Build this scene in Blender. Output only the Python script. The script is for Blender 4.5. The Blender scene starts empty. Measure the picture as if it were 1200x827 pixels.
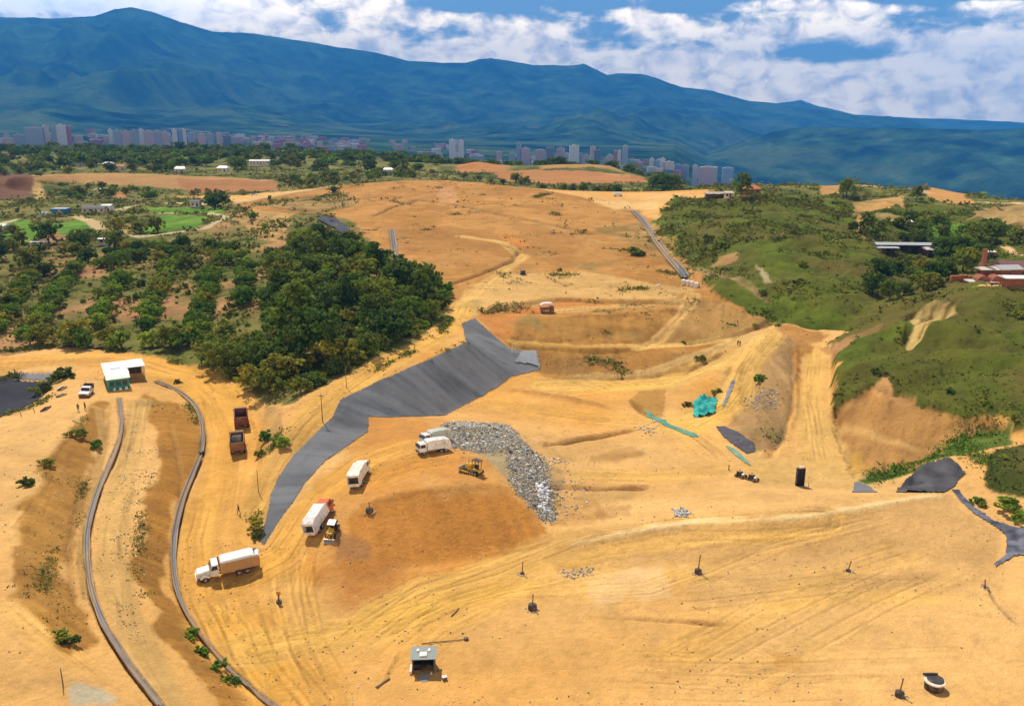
import bpy, math, random
import numpy as np
from mathutils import Vector, Matrix
R = math.radians
SC = bpy.context.scene
COL = SC.collection
random.seed(7)
RNG = np.random.default_rng(11)

# ------------------------------------------------------------------ camera
CAM_H, PITCH, FOC = 59.0, R(15.3), 1000.0          # metres, radians, focal length in photo pixels
cd = bpy.data.cameras.new('camera'); cam = bpy.data.objects.new('camera', cd); COL.objects.link(cam)
cd.sensor_width = 36.0; cd.lens = 36.0 * FOC / 1200.0; cd.clip_start = 1.0; cd.clip_end = 60000
cam.location = (0, 0, CAM_H); cam.rotation_euler = (R(90) - PITCH, 0, 0)
SC.camera = cam

# ------------------------------------------------------------------ light and sky
SUN_EL, SUN_AZ = R(57), R(-28)                      # azimuth from +Y, negative = to the left
sd = bpy.data.lights.new('sun', 'SUN'); sd.energy = 4.2; sd.angle = R(0.5); sd.color = (1.0, 0.93, 0.82)
sun = bpy.data.objects.new('sun', sd); COL.objects.link(sun)
SDIR = Vector((math.cos(SUN_EL) * math.sin(SUN_AZ), math.cos(SUN_EL) * math.cos(SUN_AZ), math.sin(SUN_EL)))
sun.rotation_euler = SDIR.to_track_quat('Z', 'Y').to_euler(); sun.location = (-60, 120, 220)
SC.view_settings.view_transform = 'Standard'; SC.view_settings.look = 'None'
SC.view_settings.gamma = 1.0; SC.view_settings.use_curve_mapping = False
SC.view_settings.exposure = 0.42
SC.cycles.max_bounces = 5; SC.cycles.diffuse_bounces = 2; SC.cycles.glossy_bounces = 2; SC.cycles.volume_bounces = 0
SC.cycles.use_denoising = True

class NT:
    """tiny node-tree writer"""
    def __init__(s, tree): s.t = tree; s.n = tree.nodes; s.l = tree.links; s.n.clear()
    def add(s, kind, **kw):
        nd = s.n.new(kind); ins = kw.pop('ins', {})
        for k, v in kw.items(): setattr(nd, k, v)
        for k, v in ins.items():
            sock = nd.inputs[k]
            if isinstance(v, bpy.types.NodeSocket): s.l.new(v, sock)
            else: sock.default_value = v
        return nd
    def math(s, op, a, b=0.0, c=None, clamp=False):
        d = {0: a, 1: b}
        if c is not None: d[2] = c
        return s.add('ShaderNodeMath', operation=op, use_clamp=clamp, ins=d).outputs[0]
    def mixc(s, f, a, b, mode='MIX'):
        m = s.add('ShaderNodeMix', data_type='RGBA', blend_type=mode)
        for k, v in ((0, f), (6, a), (7, b)):
            if isinstance(v, bpy.types.NodeSocket): s.l.new(v, m.inputs[k])
            else: m.inputs[k].default_value = v
        return m.outputs[2]
    def noise(s, vec, scale, detail=5, rough=0.6, dist=0.0):
        return s.add('ShaderNodeTexNoise', ins={'Vector': vec, 'Scale': scale, 'Detail': detail, 'Roughness': rough, 'Distortion': dist}).outputs[0]
    def ramp(s, v, a, b, lo=0.0, hi=1.0):
        return s.add('ShaderNodeMapRange', interpolation_type='SMOOTHSTEP', ins={0: v, 1: a, 2: b, 3: lo, 4: hi}).outputs[0]

w = bpy.data.worlds.new('World'); SC.world = w; w.use_nodes = True
N = NT(w.node_tree)
sky = N.add('ShaderNodeTexSky', sky_type='NISHITA', sun_disc=False, sun_elevation=SUN_EL, sun_rotation=SUN_AZ, altitude=1200, air_density=1.0, dust_density=0.1, ozone_density=4.0)
bg1 = N.add('ShaderNodeBackground', ins={'Color': sky.outputs[0], 'Strength': 0.075})
tc = N.add('ShaderNodeTexCoord'); sp = N.add('ShaderNodeSeparateXYZ', ins={0: tc.outputs['Generated']})
az = N.math('ARCTAN2', sp.outputs[0], sp.outputs[1])            # radians, + right
el = N.math('ARCSINE', sp.outputs[2])
def sky_vec(kx, kz, ox=0.0, oz=0.0):
    return N.add('ShaderNodeCombineXYZ', ins={0: N.math('MULTIPLY_ADD', az, kx, ox), 1: N.math('MULTIPLY_ADD', el, kz, oz), 2: 0.0}).outputs[0]
big = N.noise(sky_vec(11, 23, 3.1, .4), 1.0, 9, .55, .3)          # cumulus heaps
wisp = N.noise(sky_vec(6, 48, 11.7, 2.1), 1.0, 7, .55, .5)       # high streaks
puff = N.noise(sky_vec(34, 52, 5.3, 1.7), 1.0, 8, .6, .4)
def blob(a0, e0, sa, se):                                        # an opening in the cloud
    da = N.math('DIVIDE', N.math('SUBTRACT', az, R(a0)), R(sa)); de = N.math('DIVIDE', N.math('SUBTRACT', el, R(e0)), R(se))
    return N.math('EXPONENT', N.math('MULTIPLY', N.math('ADD', N.math('MULTIPLY', da, da), N.math('MULTIPLY', de, de)), -1.0))
holes = blob(19.0, 3.9, 4.2, .75)
for h in ((-2.0, 7.0, 3.5, .5), (4.5, 6.9, 2.5, .4), (11.5, 6.9, 3, .5), (26, 6.7, 5, .45), (3.0, 9.8, 60, 1.2)):
    holes = N.math('ADD', holes, blob(*h))
low = N.ramp(el, R(5.6), R(2.2))                                  # the heaps pile up over the ridge
cov = N.math('MULTIPLY_ADD', low, .34, big)
cov = N.math('ADD', cov, N.math('MULTIPLY', N.math('SUBTRACT', wisp, .5), .55))
cov = N.math('ADD', cov, N.math('MULTIPLY', N.math('SUBTRACT', puff, .5), .45))
cov = N.math('SUBTRACT', cov, N.math('MULTIPLY', holes, .42))
cov = N.math('ADD', cov, N.math('MULTIPLY', blob(-27, 7.0, 12, 1.6), .3))
mask = N.ramp(cov, .33, .60)
fade = N.ramp(el, R(24), R(60), 1.0, .55)
mask = N.math('MULTIPLY', mask, fade)
shade = N.ramp(N.math('ADD', N.math('MULTIPLY', puff, .95), N.math('MULTIPLY', N.noise(sky_vec(13, 30, 1.1, 7.9), 1.0, 6, .55), .5)), .50, .86)
ccol = N.mixc(shade, (.42, .37, .34, 1), (1.0, .81, .55, 1))
grey = N.math('MULTIPLY', blob(-27, 6.4, 10, 1.5), .75)
ccol = N.mixc(grey, ccol, (.50, .56, .66, 1))
bg2 = N.add('ShaderNodeBackground', ins={'Color': ccol, 'Strength': N.ramp(el, R(9), R(22), 2.9, .55)})
mx = N.add('ShaderNodeMixShader', ins={0: mask, 1: bg1.outputs[0], 2: bg2.outputs[0]})
N.add('ShaderNodeOutputWorld', ins={0: mx.outputs[0]})

# ------------------------------------------------------------------ helpers: rays, noise
CP, SP_ = math.cos(PITCH), math.sin(PITCH)
def rays(px, py):
    px = np.asarray(px, float); py = np.asarray(py, float)
    cx = (px - 600.0) / FOC; cy = (413.5 - py) / FOC
    return np.stack([cx, CP + cy * SP_, -SP_ + cy * CP], -1)
def un(px, py, z):
    """point of the sight line through photo pixel (px, py) at height z"""
    d = rays(px, py); t = (np.asarray(z, float) - CAM_H) / d[..., 2]
    return d[..., 0] * t, d[..., 1] * t
def hsh(ix, iy, s):
    n = (ix.astype(np.int64) * 374761393 + iy.astype(np.int64) * 668265263 + s * 1442695041) & 0x7fffffff
    n = ((n ^ (n >> 13)) * 1274126177) & 0x7fffffff
    return ((n ^ (n >> 16)) & 0xffff) / 65535.0
def vnoise(x, y, s=0):
    ix = np.floor(x); iy = np.floor(y); fx = x - ix; fy = y - iy
    ix = ix.astype(np.int64); iy = iy.astype(np.int64)
    fx = fx * fx * fx * (fx * (fx * 6 - 15) + 10); fy = fy * fy * fy * (fy * (fy * 6 - 15) + 10)
    a = hsh(ix, iy, s); b = hsh(ix + 1, iy, s); c = hsh(ix, iy + 1, s); d = hsh(ix + 1, iy + 1, s)
    return (a + (b - a) * fx) * (1 - fy) + (c + (d - c) * fx) * fy
def fbm(x, y, wl, oct=4, s=0, gain=.5):
    """-1..1 noise; wl = longest wavelength in metres"""
    t = np.zeros_like(x); a = 1.0; tot = 0.0; f = 1.0 / wl
    for k in range(oct):
        c, q = math.cos(.7 * k + s), math.sin(.7 * k + s)
        t += a * (vnoise((x * c - y * q) * f + 17.3 * k, (x * q + y * c) * f - 9.1 * k, s + k) * 2 - 1)
        tot += a; a *= gain; f *= 2.03
    return t / tot

# ------------------------------------------------------------------ terrain: heights from break lines
TH0, TH1, NT_ = R(-43), R(43), 1180
U0, U1, NU = math.log(48.0), math.log(2300.0), 1330
DTH = (TH1 - TH0) / (NT_ - 1); DU = (U1 - U0) / (NU - 1)
th = np.linspace(TH0, TH1, NT_); uu = np.linspace(U0, U1, NU)
RR = np.exp(uu)[:, None]
GX = RR * np.sin(th)[None, :]; GY = RR * np.cos(th)[None, :]

LINES = []                                          # photo pixel + height in metres
def L(*pts): LINES.append([(*un(p[0], p[1], p[2]), p[2]) for p in pts])
def LW(*pts): LINES.append([(r * math.sin(R(t)), r * math.cos(R(t)), z) for t, r, z in pts])
# foreground pad, crest track and the bench behind it
L((330, 800, 0), (470, 820, 0), (700, 815, 0), (1000, 815, 0), (1300, 815, 0.5))
L((480, 740, 0), (700, 760, 0), (900, 760, 0), (1150, 770, 0.3))
L((560, 700, .2), (700, 710, .5), (850, 705, .6), (1050, 700, .8), (1180, 700, 1.0))
L((670, 668, .6), (800, 662, 1.0), (950, 652, 1.2), (1090, 640, 1.4))
L((650, 638, 1.6), (720, 626, 2.4), (800, 614, 3.0), (950, 604, 3.4), (1050, 590, 3.4), (1112, 579, 3.4))
L((760, 600, 2.4), (860, 592, 3.0), (1000, 584, 3.2), (1090, 579, 3.3))
L((870, 577, 2.9), (1000, 579, 3.1), (1108, 577, 3.3))
L((880, 572, 1.3), (1000, 573, .4), (1070, 571, .3))
L((1112, 579, 3.2), (1140, 602, 2.8), (1168, 622, 2.4), (1170, 650, 1.6), (1160, 678, 1.2))
L((1128, 572, 3.0), (1160, 600, 2.6), (1195, 622, 2.4))
L((1150, 560, 4.5), (1200, 590, 4.2)); L((1200, 660, 2.2), (1260, 690, 3)); L((1175, 715, 1.6), (1200, 740, 1.4))
# pit floor
L((640, 600, 1.2), (720, 590, 1.6), (800, 575, 1.4), (860, 565, 1.3)); L((660, 545, 1.0), (740, 530, 1), (820, 540, 1), (880, 550, .9))
L((600, 492, 1.3), (680, 500, 1.2), (760, 500, 1.1), (850, 520, 1)); L((600, 468, 1.5), (690, 465, 1.5), (780, 462, 1.6), (830, 450, 2.2))
L((640, 442, 1.6), (700, 443, 1.6), (760, 442, 1.8), (820, 428, 2.6), (852, 414, 3.2), (900, 380, 5.0))
# tipping mound
L((432, 489, 6.6), (470, 490, 6.8), (520, 498, 6.8), (560, 500, 6.6), (592, 502, 6.2), (618, 530, 5.2), (640, 565, 3.2), (652, 606, 1.3))
L((440, 510, 6.9), (500, 530, 7.2), (560, 535, 7.2), (590, 540, 6.4)); L((420, 550, 6.6), (470, 565, 7.1), (540, 562, 7.3), (585, 560, 6.4))
L((405, 598, 5.4), (440, 584, 6.4), (500, 574, 7.0), (560, 568, 6.8), (592, 572, 6.0), (615, 590, 4.2), (640, 612, 1.9))
L((395, 690, 1.2), (440, 676, .8), (500, 662, .8), (560, 652, .8), (620, 644, .9), (650, 634, 1.4))
L((385, 640, 3.4), (390, 615, 4.6), (385, 580, 5.8), (395, 545, 6.2), (425, 512, 6.6))
L((470, 720, .2), (430, 760, 0), (380, 740, 0)); L((250, 690, .5), (300, 690, .6), (340, 660, 1.8), (350, 625, 3.4), (365, 590, 4.6), (372, 565, 5.2))
# grey liner: road edge above, foot below
TOP = [(556, 372, 9.8), (540, 379, 10), (546, 401, 10), (515, 414, 10), (490, 426, 9.9), (442, 446, 9.4), (399, 468, 8.8), (391, 487, 8.2), (370, 507, 7.2), (345, 532, 6.2), (327, 557, 4.9), (317, 577, 3.9), (304, 634, 1.9)]
L(*TOP)
L((309, 640, 1.5), (330, 608, 3.2), (355, 570, 4.9), (380, 541, 5.9), (405, 525, 6.3), (432, 506, 6.6), (432, 489, 6.6))
L((520, 487, 1.6), (545, 475, 1.5), (569, 463, 1.5), (602, 442, 1.6), (634, 434, 1.7)); L((432, 489, 6.6), (470, 489, 5.8), (520, 487, 1.8))
L((598, 409, 5.2), (632, 412, 4.6))
# road over the liner, woods side
L((522, 388, 10.3), (480, 408, 10.2), (420, 442, 9.6), (365, 478, 8.9), (332, 512, 7.6), (312, 548, 5.4), (300, 590, 3.2))
L((505, 372, 11), (440, 420, 10.8), (385, 452, 10), (340, 475, 9.2))
L((330, 478, 8.6), (312, 500, 7.2), (300, 540, 4.6)); L((300, 478, 5.2), (303, 510, 4.4), (297, 540, 3.5))
# loop road
L((-80, 428, 7), (0, 429, 7), (100, 424, 7), (160, 428, 6.8), (220, 446, 6.2), (258, 468, 5.6), (280, 505, 4.6), (276, 550, 3.4), (255, 620, 2.0), (255, 690, .6), (290, 760, .1), (340, 827, 0))
L((-80, 414, 7), (60, 410, 6.9), (150, 413, 6.8), (215, 430, 6.5), (272, 455, 6.0))
L((200, 452, 6.3), (238, 478, 5.4), (250, 520, 4.2), (228, 580, 3.0), (215, 640, 2.0), (222, 700, .9), (272, 770, .2), (330, 827, 0))
# left embankment: gutter, slope, bench, gutter, slope, plateau
L((183, 447, 6.5), (228, 476, 5.4), (238, 515, 4.4), (217, 580, 3.1), (205, 640, 2.1), (210, 695, 1.1), (262, 775, .3), (318, 830, .1))
L((168, 462, 7.0), (192, 500, 6.6), (186, 560, 5.7), (172, 600, 5.2), (163, 660, 4.6), (190, 730, 3.9), (250, 830, 3.3))
L((140, 466, 7.1), (144, 500, 6.9), (122, 560, 6.4), (103, 620, 5.9), (106, 680, 5.3), (130, 745, 4.8), (190, 830, 4.2))
L((130, 470, 7.2), (126, 510, 7.0), (100, 575, 6.6), (85, 630, 6.2), (84, 690, 5.7), (110, 755, 5.1), (165, 830, 4.5))
L((108, 470, 7.8), (80, 510, 8.6), (38, 570, 9.2), (18, 640, 9.2), (28, 700, 8.6), (62, 755, 7.4), (110, 815, 6.0))
L((90, 462, 7.7), (60, 480, 8.1), (0, 520, 9.0), (-40, 600, 9.4), (-40, 700, 9.2), (20, 790, 7.4), (60, 827, 6.6))
# lined basin on the far left
L((-90, 438, 7), (0, 439, 6.9), (40, 434, 6.9), (80, 435, 7.0), (76, 452, 7.0), (44, 480, 6.9), (0, 496, 7.1), (-60, 512, 7.4)); L((-90, 450, 4.9), (20, 448, 4.9), (60, 447, 5.2), (40, 464, 4.9), (0, 480, 4.9), (-70, 494, 4.9))
# grove and park on the left
L((-80, 395, 7), (60, 395, 7), (160, 398, 7), (250, 425, 7.5)); L((-80, 340, 7.2), (100, 340, 7.4), (220, 345, 7.8), (290, 380, 8.5))
L((-80, 290, 8), (100, 290, 8.2), (240, 290, 9)); L((-80, 255, 8.5), (100, 255, 8.6), (200, 250, 9), (262, 248, 10))
L((320, 300, 11), (350, 350, 11), (380, 400, 11), (400, 430, 10.5)); L((350, 270, 13), (420, 300, 12.5), (480, 325, 11.8), (520, 352, 11))
L((420, 360, 12), (480, 380, 11.4)); L((275, 275, 11), (300, 290, 11.5)); L((292, 252, 15), (330, 250, 15.6), (370, 250, 15.2), (410, 262, 14.2))
# old dome
L((280, 234, 15.5), (340, 226, 17.8), (400, 217, 20)); L((300, 243, 16), (350, 236, 17.4), (400, 230, 18.4))
L((400, 217, 20), (440, 213.5, 21.5), (480, 211, 22.3), (520, 211, 22.6), (560, 214, 22.3), (600, 219, 21.4), (650, 228, 20), (700, 236, 18), (745, 243, 15.5))
L((420, 236, 18.5), (480, 231, 19.6), (560, 233, 19.8), (640, 243, 18), (700, 255, 15.8), (745, 262, 14.5))
L((420, 256, 15.6), (486, 246, 17.2), (540, 246, 17.5), (600, 256, 16), (680, 275, 13.6), (760, 296, 11.6))
L((440, 280, 13.6), (470, 270, 14.4), (540, 274, 14.2), (600, 283, 13), (622, 296, 11.8), (605, 312, 11), (560, 332, 10.6), (545, 352, 10.2))
L((460, 300, 12.4), (500, 296, 12.8), (560, 300, 12.4), (596, 300, 12.0)); L((480, 318, 11.7), (520, 330, 11.2))
L((640, 300, 11.2), (700, 318, 9.6), (760, 328, 9), (812, 338, 8.2)); L((600, 335, 10), (680, 340, 9.2), (780, 348, 8.2))
L((560, 368, 9.8), (600, 357, 9.6), (640, 350, 9.3), (700, 352, 8.7), (780, 354, 8)); L((575, 372, 8.8), (610, 364, 7.9), (650, 366, 7.7), (720, 362, 7.6), (800, 358, 7.7))
L((600, 375, 7.9), (650, 371, 7.5), (720, 367, 7.4), (800, 360, 7.5), (812, 350, 7.9)); L((610, 394, 5.8), (680, 396, 5.2), (740, 394, 5), (760, 402, 4.4))
L((615, 404, 5.0), (680, 412, 4.3), (745, 408, 4.2)); L((815, 345, 8.0), (795, 372, 6.6), (765, 398, 4.9), (752, 405, 4.5), (800, 405, 4.2), (860, 396, 4.4), (905, 374, 6))
L((830, 345, 7.9), (860, 358, 7.2), (900, 372, 6.3)); L((790, 390, 5.6), (840, 380, 5.8), (880, 372, 6.2)); L((660, 416, 3.8), (740, 420, 3.6), (830, 410, 3.8))
# drain along the right edge of the dome
L((745, 248, 14.9), (762, 268, 13.4), (775, 290, 11.6), (800, 320, 9.4), (815, 335, 8.3)); L((750, 240, 15.8), (775, 247, 15.5))
# small basin, hummock, ravine road
L((800, 490, 1.6), (830, 492, 1.2), (850, 470, 1.6), (862, 445, 2.5)); L((815, 480, .3), (840, 470, .5)); L((870, 420, 3.4), (880, 470, 2.1), (860, 500, 1.3))
L((905, 386, 5.8), (905, 410, 5.4), (900, 440, 4.6), (890, 470, 3.8), (885, 500, 2.8), (870, 515, 1.4)); L((928, 400, 5.5), (930, 430, 4.9), (928, 470, 3.7), (918, 505, 2.2), (905, 535, 1))
L((938, 402, 4.6), (938, 440, 3.2), (936, 480, 2.2), (928, 520, 1.2)); L((962, 396, 5.0), (962, 420, 4.0), (955, 450, 2.8), (950, 490, 1.7), (945, 540, .6), (938, 566, .3))
L((974, 405, 5.0), (975, 440, 3.7), (975, 475, 2.4), (990, 510, 1.1), (1000, 545, .4)); L((1010, 560, .3), (1060, 555, .6))
# second green hill, its bare foot
L((1000, 384, 6.6), (978, 400, 7.0), (978, 430, 6.4), (978, 470, 4.6)); L((990, 478, 4.2), (1020, 452, 6.4), (1075, 470, 6.3), (1130, 488, 6.4), (1180, 498, 7.2))
L((1010, 520, 1.5), (1060, 515, 2.2), (1120, 505, 3.8), (1180, 508, 6)); L((1010, 545, .8), (1060, 535, 1.4), (1110, 520, 2.6)); L((1060, 572, .4), (1090, 540, 3.4), (1130, 535, 5.2), (1160, 525, 6))
L((1000, 388, 8.5), (1030, 374, 11), (1065, 362, 14), (1110, 348, 16.4), (1160, 340, 17.2), (1250, 338, 18)); L((1000, 430, 8.2), (1060, 420, 9.6), (1120, 420, 10), (1200, 420, 11)); L((1080, 385, 12.6), (1160, 380, 13))
L((1180, 550, 6.4), (1250, 540, 9)); L((1150, 335, 16.6), (1200, 332, 16.8))
# first green hill
L((765, 264, 13.8), (790, 292, 12), (815, 322, 10), (850, 346, 8.6), (900, 370, 7), (950, 385, 5.8), (985, 382, 6.4))
L((775, 245, 17), (790, 231, 20), (830, 235, 21.5), (870, 233, 22.4), (910, 232, 22.8)); L((800, 270, 17), (850, 285, 16.5), (900, 300, 16), (950, 330, 12.5), (990, 355, 9.6))
L((840, 255, 20), (900, 255, 20.4), (940, 272, 18.6), (985, 298, 15.2), (1030, 328, 11.6), (1055, 345, 9.4)); L((820, 310, 12.4), (880, 335, 11), (940, 362, 8.6))
L((985, 262, 15.5), (1010, 280, 13), (1045, 300, 10.6), (1075, 320, 9.6), (1080, 335, 9)); L((1040, 350, 8.5), (1000, 375, 7))
# right valley, kiln terrace, ridge line
L((1085, 315, 10.5), (1120, 322, 13.4), (1160, 326, 14.4), (1240, 326, 14.6)); L((1040, 282, 12.4), (1100, 286, 12.2), (1150, 285, 13), (1230, 290, 13.6)); L((1010, 252, 15.4), (1060, 256, 14.6), (1110, 262, 14), (1170, 268, 14.2))
L((940, 238, 20.5), (1000, 236, 17.4), (1060, 240, 16.6), (1110, 243, 16.2)); L((930, 222, 20.5), (1000, 216, 20.6), (1070, 222, 19.5), (1090, 219, 20), (1120, 226, 18.8), (1150, 236, 17), (1200, 239, 16.6), (1300, 240, 16))
L((1150, 262, 14.6), (1200, 266, 14.4)); L((840, 222, 21), (900, 218, 21.4))
# left distance: flat, cut bank, wooded plain
L((-60, 236, 9.5), (60, 234, 9.6), (150, 236, 9.8), (250, 236, 10.5)); L((-60, 224, 9.6), (100, 226, 9.6), (200, 227, 10), (280, 229, 11.5))
L((45, 218, 9.8), (130, 221, 10), (250, 224, 11), (320, 222, 12)); L((45, 206, 17), (130, 204, 17.4), (250, 208, 17), (325, 211, 16.5)); L((-60, 204, 22), (0, 204, 22), (36, 204, 21)); L((-60, 233, 10), (0, 233, 10), (36, 229, 10))
LW((-43, 1000, 18), (-30, 1000, 18), (-15, 1000, 18), (-6, 900, 16), (-2, 800, 13)); LW((-43, 1400, 18), (-30, 1400, 17), (-15, 1400, 14), (-6, 1200, 6))
LW((-43, 2300, -25), (-15, 2300, -35), (0, 2300, -105), (9, 2300, -115), (15, 2300, -330), (43, 2300, -350)); LW((14, 1150, -95), (22, 1150, -110), (43, 1150, -120))
L((440, 205, 15), (520, 203, 14)); LW((-4, 640, 9), (0, 640, 6), (5, 620, 6), (9, 600, 7.5))
# clay workings behind the dome
LW((-3.5, 800, 11), (-2.4, 800, 16), (-1.2, 800, 15), (.4, 800, 10)); LW((-3.3, 840, 17), (-2.4, 850, 19.8), (-1.5, 840, 18.5)); LW((-1, 760, 8), (3, 740, 7.6), (7, 700, 8))
LW((1, 800, 11), (4, 790, 11), (7.5, 770, 10.4)); LW((2.6, 870, 15.8), (5, 860, 17), (6.6, 850, 16)); LW((7.4, 780, 13), (8.6, 770, 10)); LW((-2, 960, 8), (3, 980, 6), (8, 960, 4)); LW((-6, 1400, -10), (0, 1300, -25), (9, 1250, -30))
LW((10, 560, 14), (13, 560, 17), (16, 600, 18)); LW((12, 760, 2), (20, 760, -2), (30, 700, -4), (43, 700, -6))

def rasterise(nu, nt):
    acc = np.zeros((nu, nt)); cnt = np.zeros((nu, nt))
    for ln in LINES:
        for (x0, y0, z0), (x1, y1, z1) in zip(ln[:-1], ln[1:]):
            x0, y0, x1, y1 = float(x0), float(y0), float(x1), float(y1)
            r0 = math.hypot(x0, y0); n = max(2, int(math.hypot(x1 - x0, y1 - y0) / (r0 * .0012)) + 2)
            t = np.linspace(0, 1, n); X = x0 + (x1 - x0) * t; Y = y0 + (y1 - y0) * t; Z = z0 + (z1 - z0) * t
            i = np.rint((np.log(np.hypot(X, Y)) - U0) / (U1 - U0) * (nu - 1)).astype(int); j = np.rint((np.arctan2(X, Y) - TH0) / (TH1 - TH0) * (nt - 1)).astype(int)
            ok = (i >= 0) & (i < nu) & (j >= 0) & (j < nt)
            np.add.at(acc, (i[ok], j[ok]), Z[ok]); np.add.at(cnt, (i[ok], j[ok]), 1)
    m = cnt > 0; acc[m] /= cnt[m]
    return acc, m
def resize(a, nu, nt):
    i = np.linspace(0, a.shape[0] - 1, nu); j = np.linspace(0, a.shape[1] - 1, nt)
    i0 = np.minimum(i.astype(int), a.shape[0] - 2); j0 = np.minimum(j.astype(int), a.shape[1] - 2); fi = (i - i0)[:, None]; fj = (j - j0)[None, :]
    return (a[i0][:, j0] * (1 - fi) + a[i0 + 1][:, j0] * fi) * (1 - fj) + (a[i0][:, j0 + 1] * (1 - fi) + a[i0 + 1][:, j0 + 1] * fi) * fj
def blur(a, n=1):
    for _ in range(n):
        p = np.pad(a, 1, mode='edge')
        a = (p[:-2, 1:-1] + p[2:, 1:-1] + p[1:-1, :-2] + p[1:-1, 2:] + 2 * a) / 6.0
    return a
def solve():
    Z = None
    for lev in (32, 16, 8, 4, 2, 1):
        nu, nt = NU // lev, NT_ // lev
        fix, m = rasterise(nu, nt)
        Z = np.full((nu, nt), fix[m].mean()) if Z is None else resize(Z, nu, nt)
        wu = 1 / (DU * (NU - 1) / (nu - 1)) ** 2; wt = 1 / (DTH * (NT_ - 1) / (nt - 1)) ** 2; s = 2 * (wu + wt)
        for _ in range({32: 500, 16: 250, 8: 160, 4: 100, 2: 60, 1: 40}[lev]):
            Z[m] = fix[m]
            p = np.pad(Z, 1, mode='edge')
            Z = (wu * (p[:-2, 1:-1] + p[2:, 1:-1]) + wt * (p[1:-1, :-2] + p[1:-1, 2:])) / s
        Z[m] = fix[m]
    return blur(Z, 5)
GZ = solve()

def samp(A, x, y):
    fi = np.clip((np.log(np.maximum(np.hypot(x, y), 1e-3)) - U0) / DU, 0, NU - 1.001); fj = np.clip((np.arctan2(x, y) - TH0) / DTH, 0, NT_ - 1.001)
    i = fi.astype(int); j = fj.astype(int); a = fi - i; b = fj - j
    return (A[i, j] * (1 - a) + A[i + 1, j] * a) * (1 - b) + (A[i, j + 1] * (1 - a) + A[i + 1, j + 1] * a) * b
TT = np.exp(np.linspace(math.log(50), math.log(2290), 2600))
def at(px, py):
    """where the sight line through a photo pixel first meets the ground"""
    d = rays(px, py); sh = np.hypot(d[0], d[1]); t = TT / sh
    x = d[0] * t; y = d[1] * t; z = CAM_H + d[2] * t; dz = z - samp(GZ, x, y)
    k = np.argmax(dz < 0)
    if dz[k] >= 0: k = len(t) - 1
    if k > 0:
        f = dz[k - 1] / (dz[k - 1] - dz[k] + 1e-9); tt = t[k - 1] + (t[k] - t[k - 1]) * min(max(f, 0), 1)
    else: tt = t[0]
    return float(d[0] * tt), float(d[1] * tt)
def gz(x, y): return float(samp(GZ, np.array([x]), np.array([y]))[0])
def P(px, py, up=0.0):
    x, y = at(px, py); return Vector((x, y, gz(x, y) + up))
def dens(pts, closed=True, step=9.0):
    out = []; q = list(pts) + ([pts[0]] if closed else [])
    for a, b in zip(q[:-1], q[1:]):
        n = max(1, int(math.hypot(b[0] - a[0], b[1] - a[1]) / step))
        for k in range(n): out.append((a[0] + (b[0] - a[0]) * k / n, a[1] + (b[1] - a[1]) * k / n))
    if not closed: out.append(q[-1])
    return out
def wpoly(pts, closed=True): return np.array([at(*p) for p in dens(pts, closed)])
W1 = fbm(GX, GY, 10, 6, 3, .62) * 1.5; W2 = fbm(GX, GY, 10, 6, 5, .62) * 1.5
def inside(poly, x, y):
    r = np.zeros(x.shape, bool); n = len(poly)
    for k in range(n):
        x0, y0 = poly[k]; x1, y1 = poly[(k + 1) % n]
        if y0 == y1: continue
        c = ((y0 > y) != (y1 > y)) & (x < (x1 - x0) * (y - y0) / (y1 - y0) + x0)
        r ^= c
    return r
def bbox(x0, y0, x1, y1):
    r = np.hypot([x0, x1, x0, x1], [y0, y0, y1, y1]); ymin = y0 if not (x0 < 0 < x1) else y0
    rmin = math.hypot(0 if x0 < 0 < x1 else min(abs(x0), abs(x1)), max(y0, 1)); rmax = r.max()
    t = np.arctan2([x0, x1, x0, x1], [max(y0, 1), max(y0, 1), y1, y1])
    i0 = int(max(0, (math.log(max(rmin, 48)) - U0) / DU - 2)); i1 = int(min(NU, (math.log(max(rmax, 49)) - U0) / DU + 3))
    j0 = int(max(0, (t.min() - TH0) / DTH - 2)); j1 = int(min(NT_, (t.max() - TH0) / DTH + 3))
    return slice(i0, max(i1, i0 + 1)), slice(j0, max(j1, j0 + 1))
def pmask(pts, warp=.8, soft=1, world=False):
    poly = np.array(pts) if world else wpoly(pts)
    m = np.zeros((NU, NT_)); pad = warp * 4 + 3
    I, J = bbox(poly[:, 0].min() - pad, poly[:, 1].min() - pad, poly[:, 0].max() + pad, poly[:, 1].max() + pad)
    m[I, J] = inside(poly, GX[I, J] + W1[I, J] * warp * 1.6, GY[I, J] + W2[I, J] * warp * 1.6)
    if soft: m[I, J] = blur(m[I, J], soft)
    return m
def ldist(line, pad):
    """distance to a polyline (inf beyond pad) and distance run along it, with the side's sign"""
    d = np.full((NU, NT_), 1e9); run = np.zeros((NU, NT_)); sg = np.zeros((NU, NT_)); acc = 0.0
    for (x0, y0), (x1, y1) in zip(line[:-1], line[1:]):
        ln = math.hypot(x1 - x0, y1 - y0)
        if ln < 1e-6: continue
        I, J = bbox(min(x0, x1) - pad, min(y0, y1) - pad, max(x0, x1) + pad, max(y0, y1) + pad)
        ax = GX[I, J] - x0; ay = GY[I, J] - y0; t = np.clip((ax * (x1 - x0) + ay * (y1 - y0)) / ln ** 2, 0, 1)
        dx = ax - t * (x1 - x0); dy = ay - t * (y1 - y0); q = np.hypot(dx, dy)
        better = q < d[I, J]
        d[I, J] = np.where(better, q, d[I, J]); run[I, J] = np.where(better, acc + t * ln, run[I, J])
        sg[I, J] = np.where(better, np.sign(dx * (y1 - y0) - dy * (x1 - x0)), sg[I, J]); acc += ln
    return d, run, sg
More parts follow.
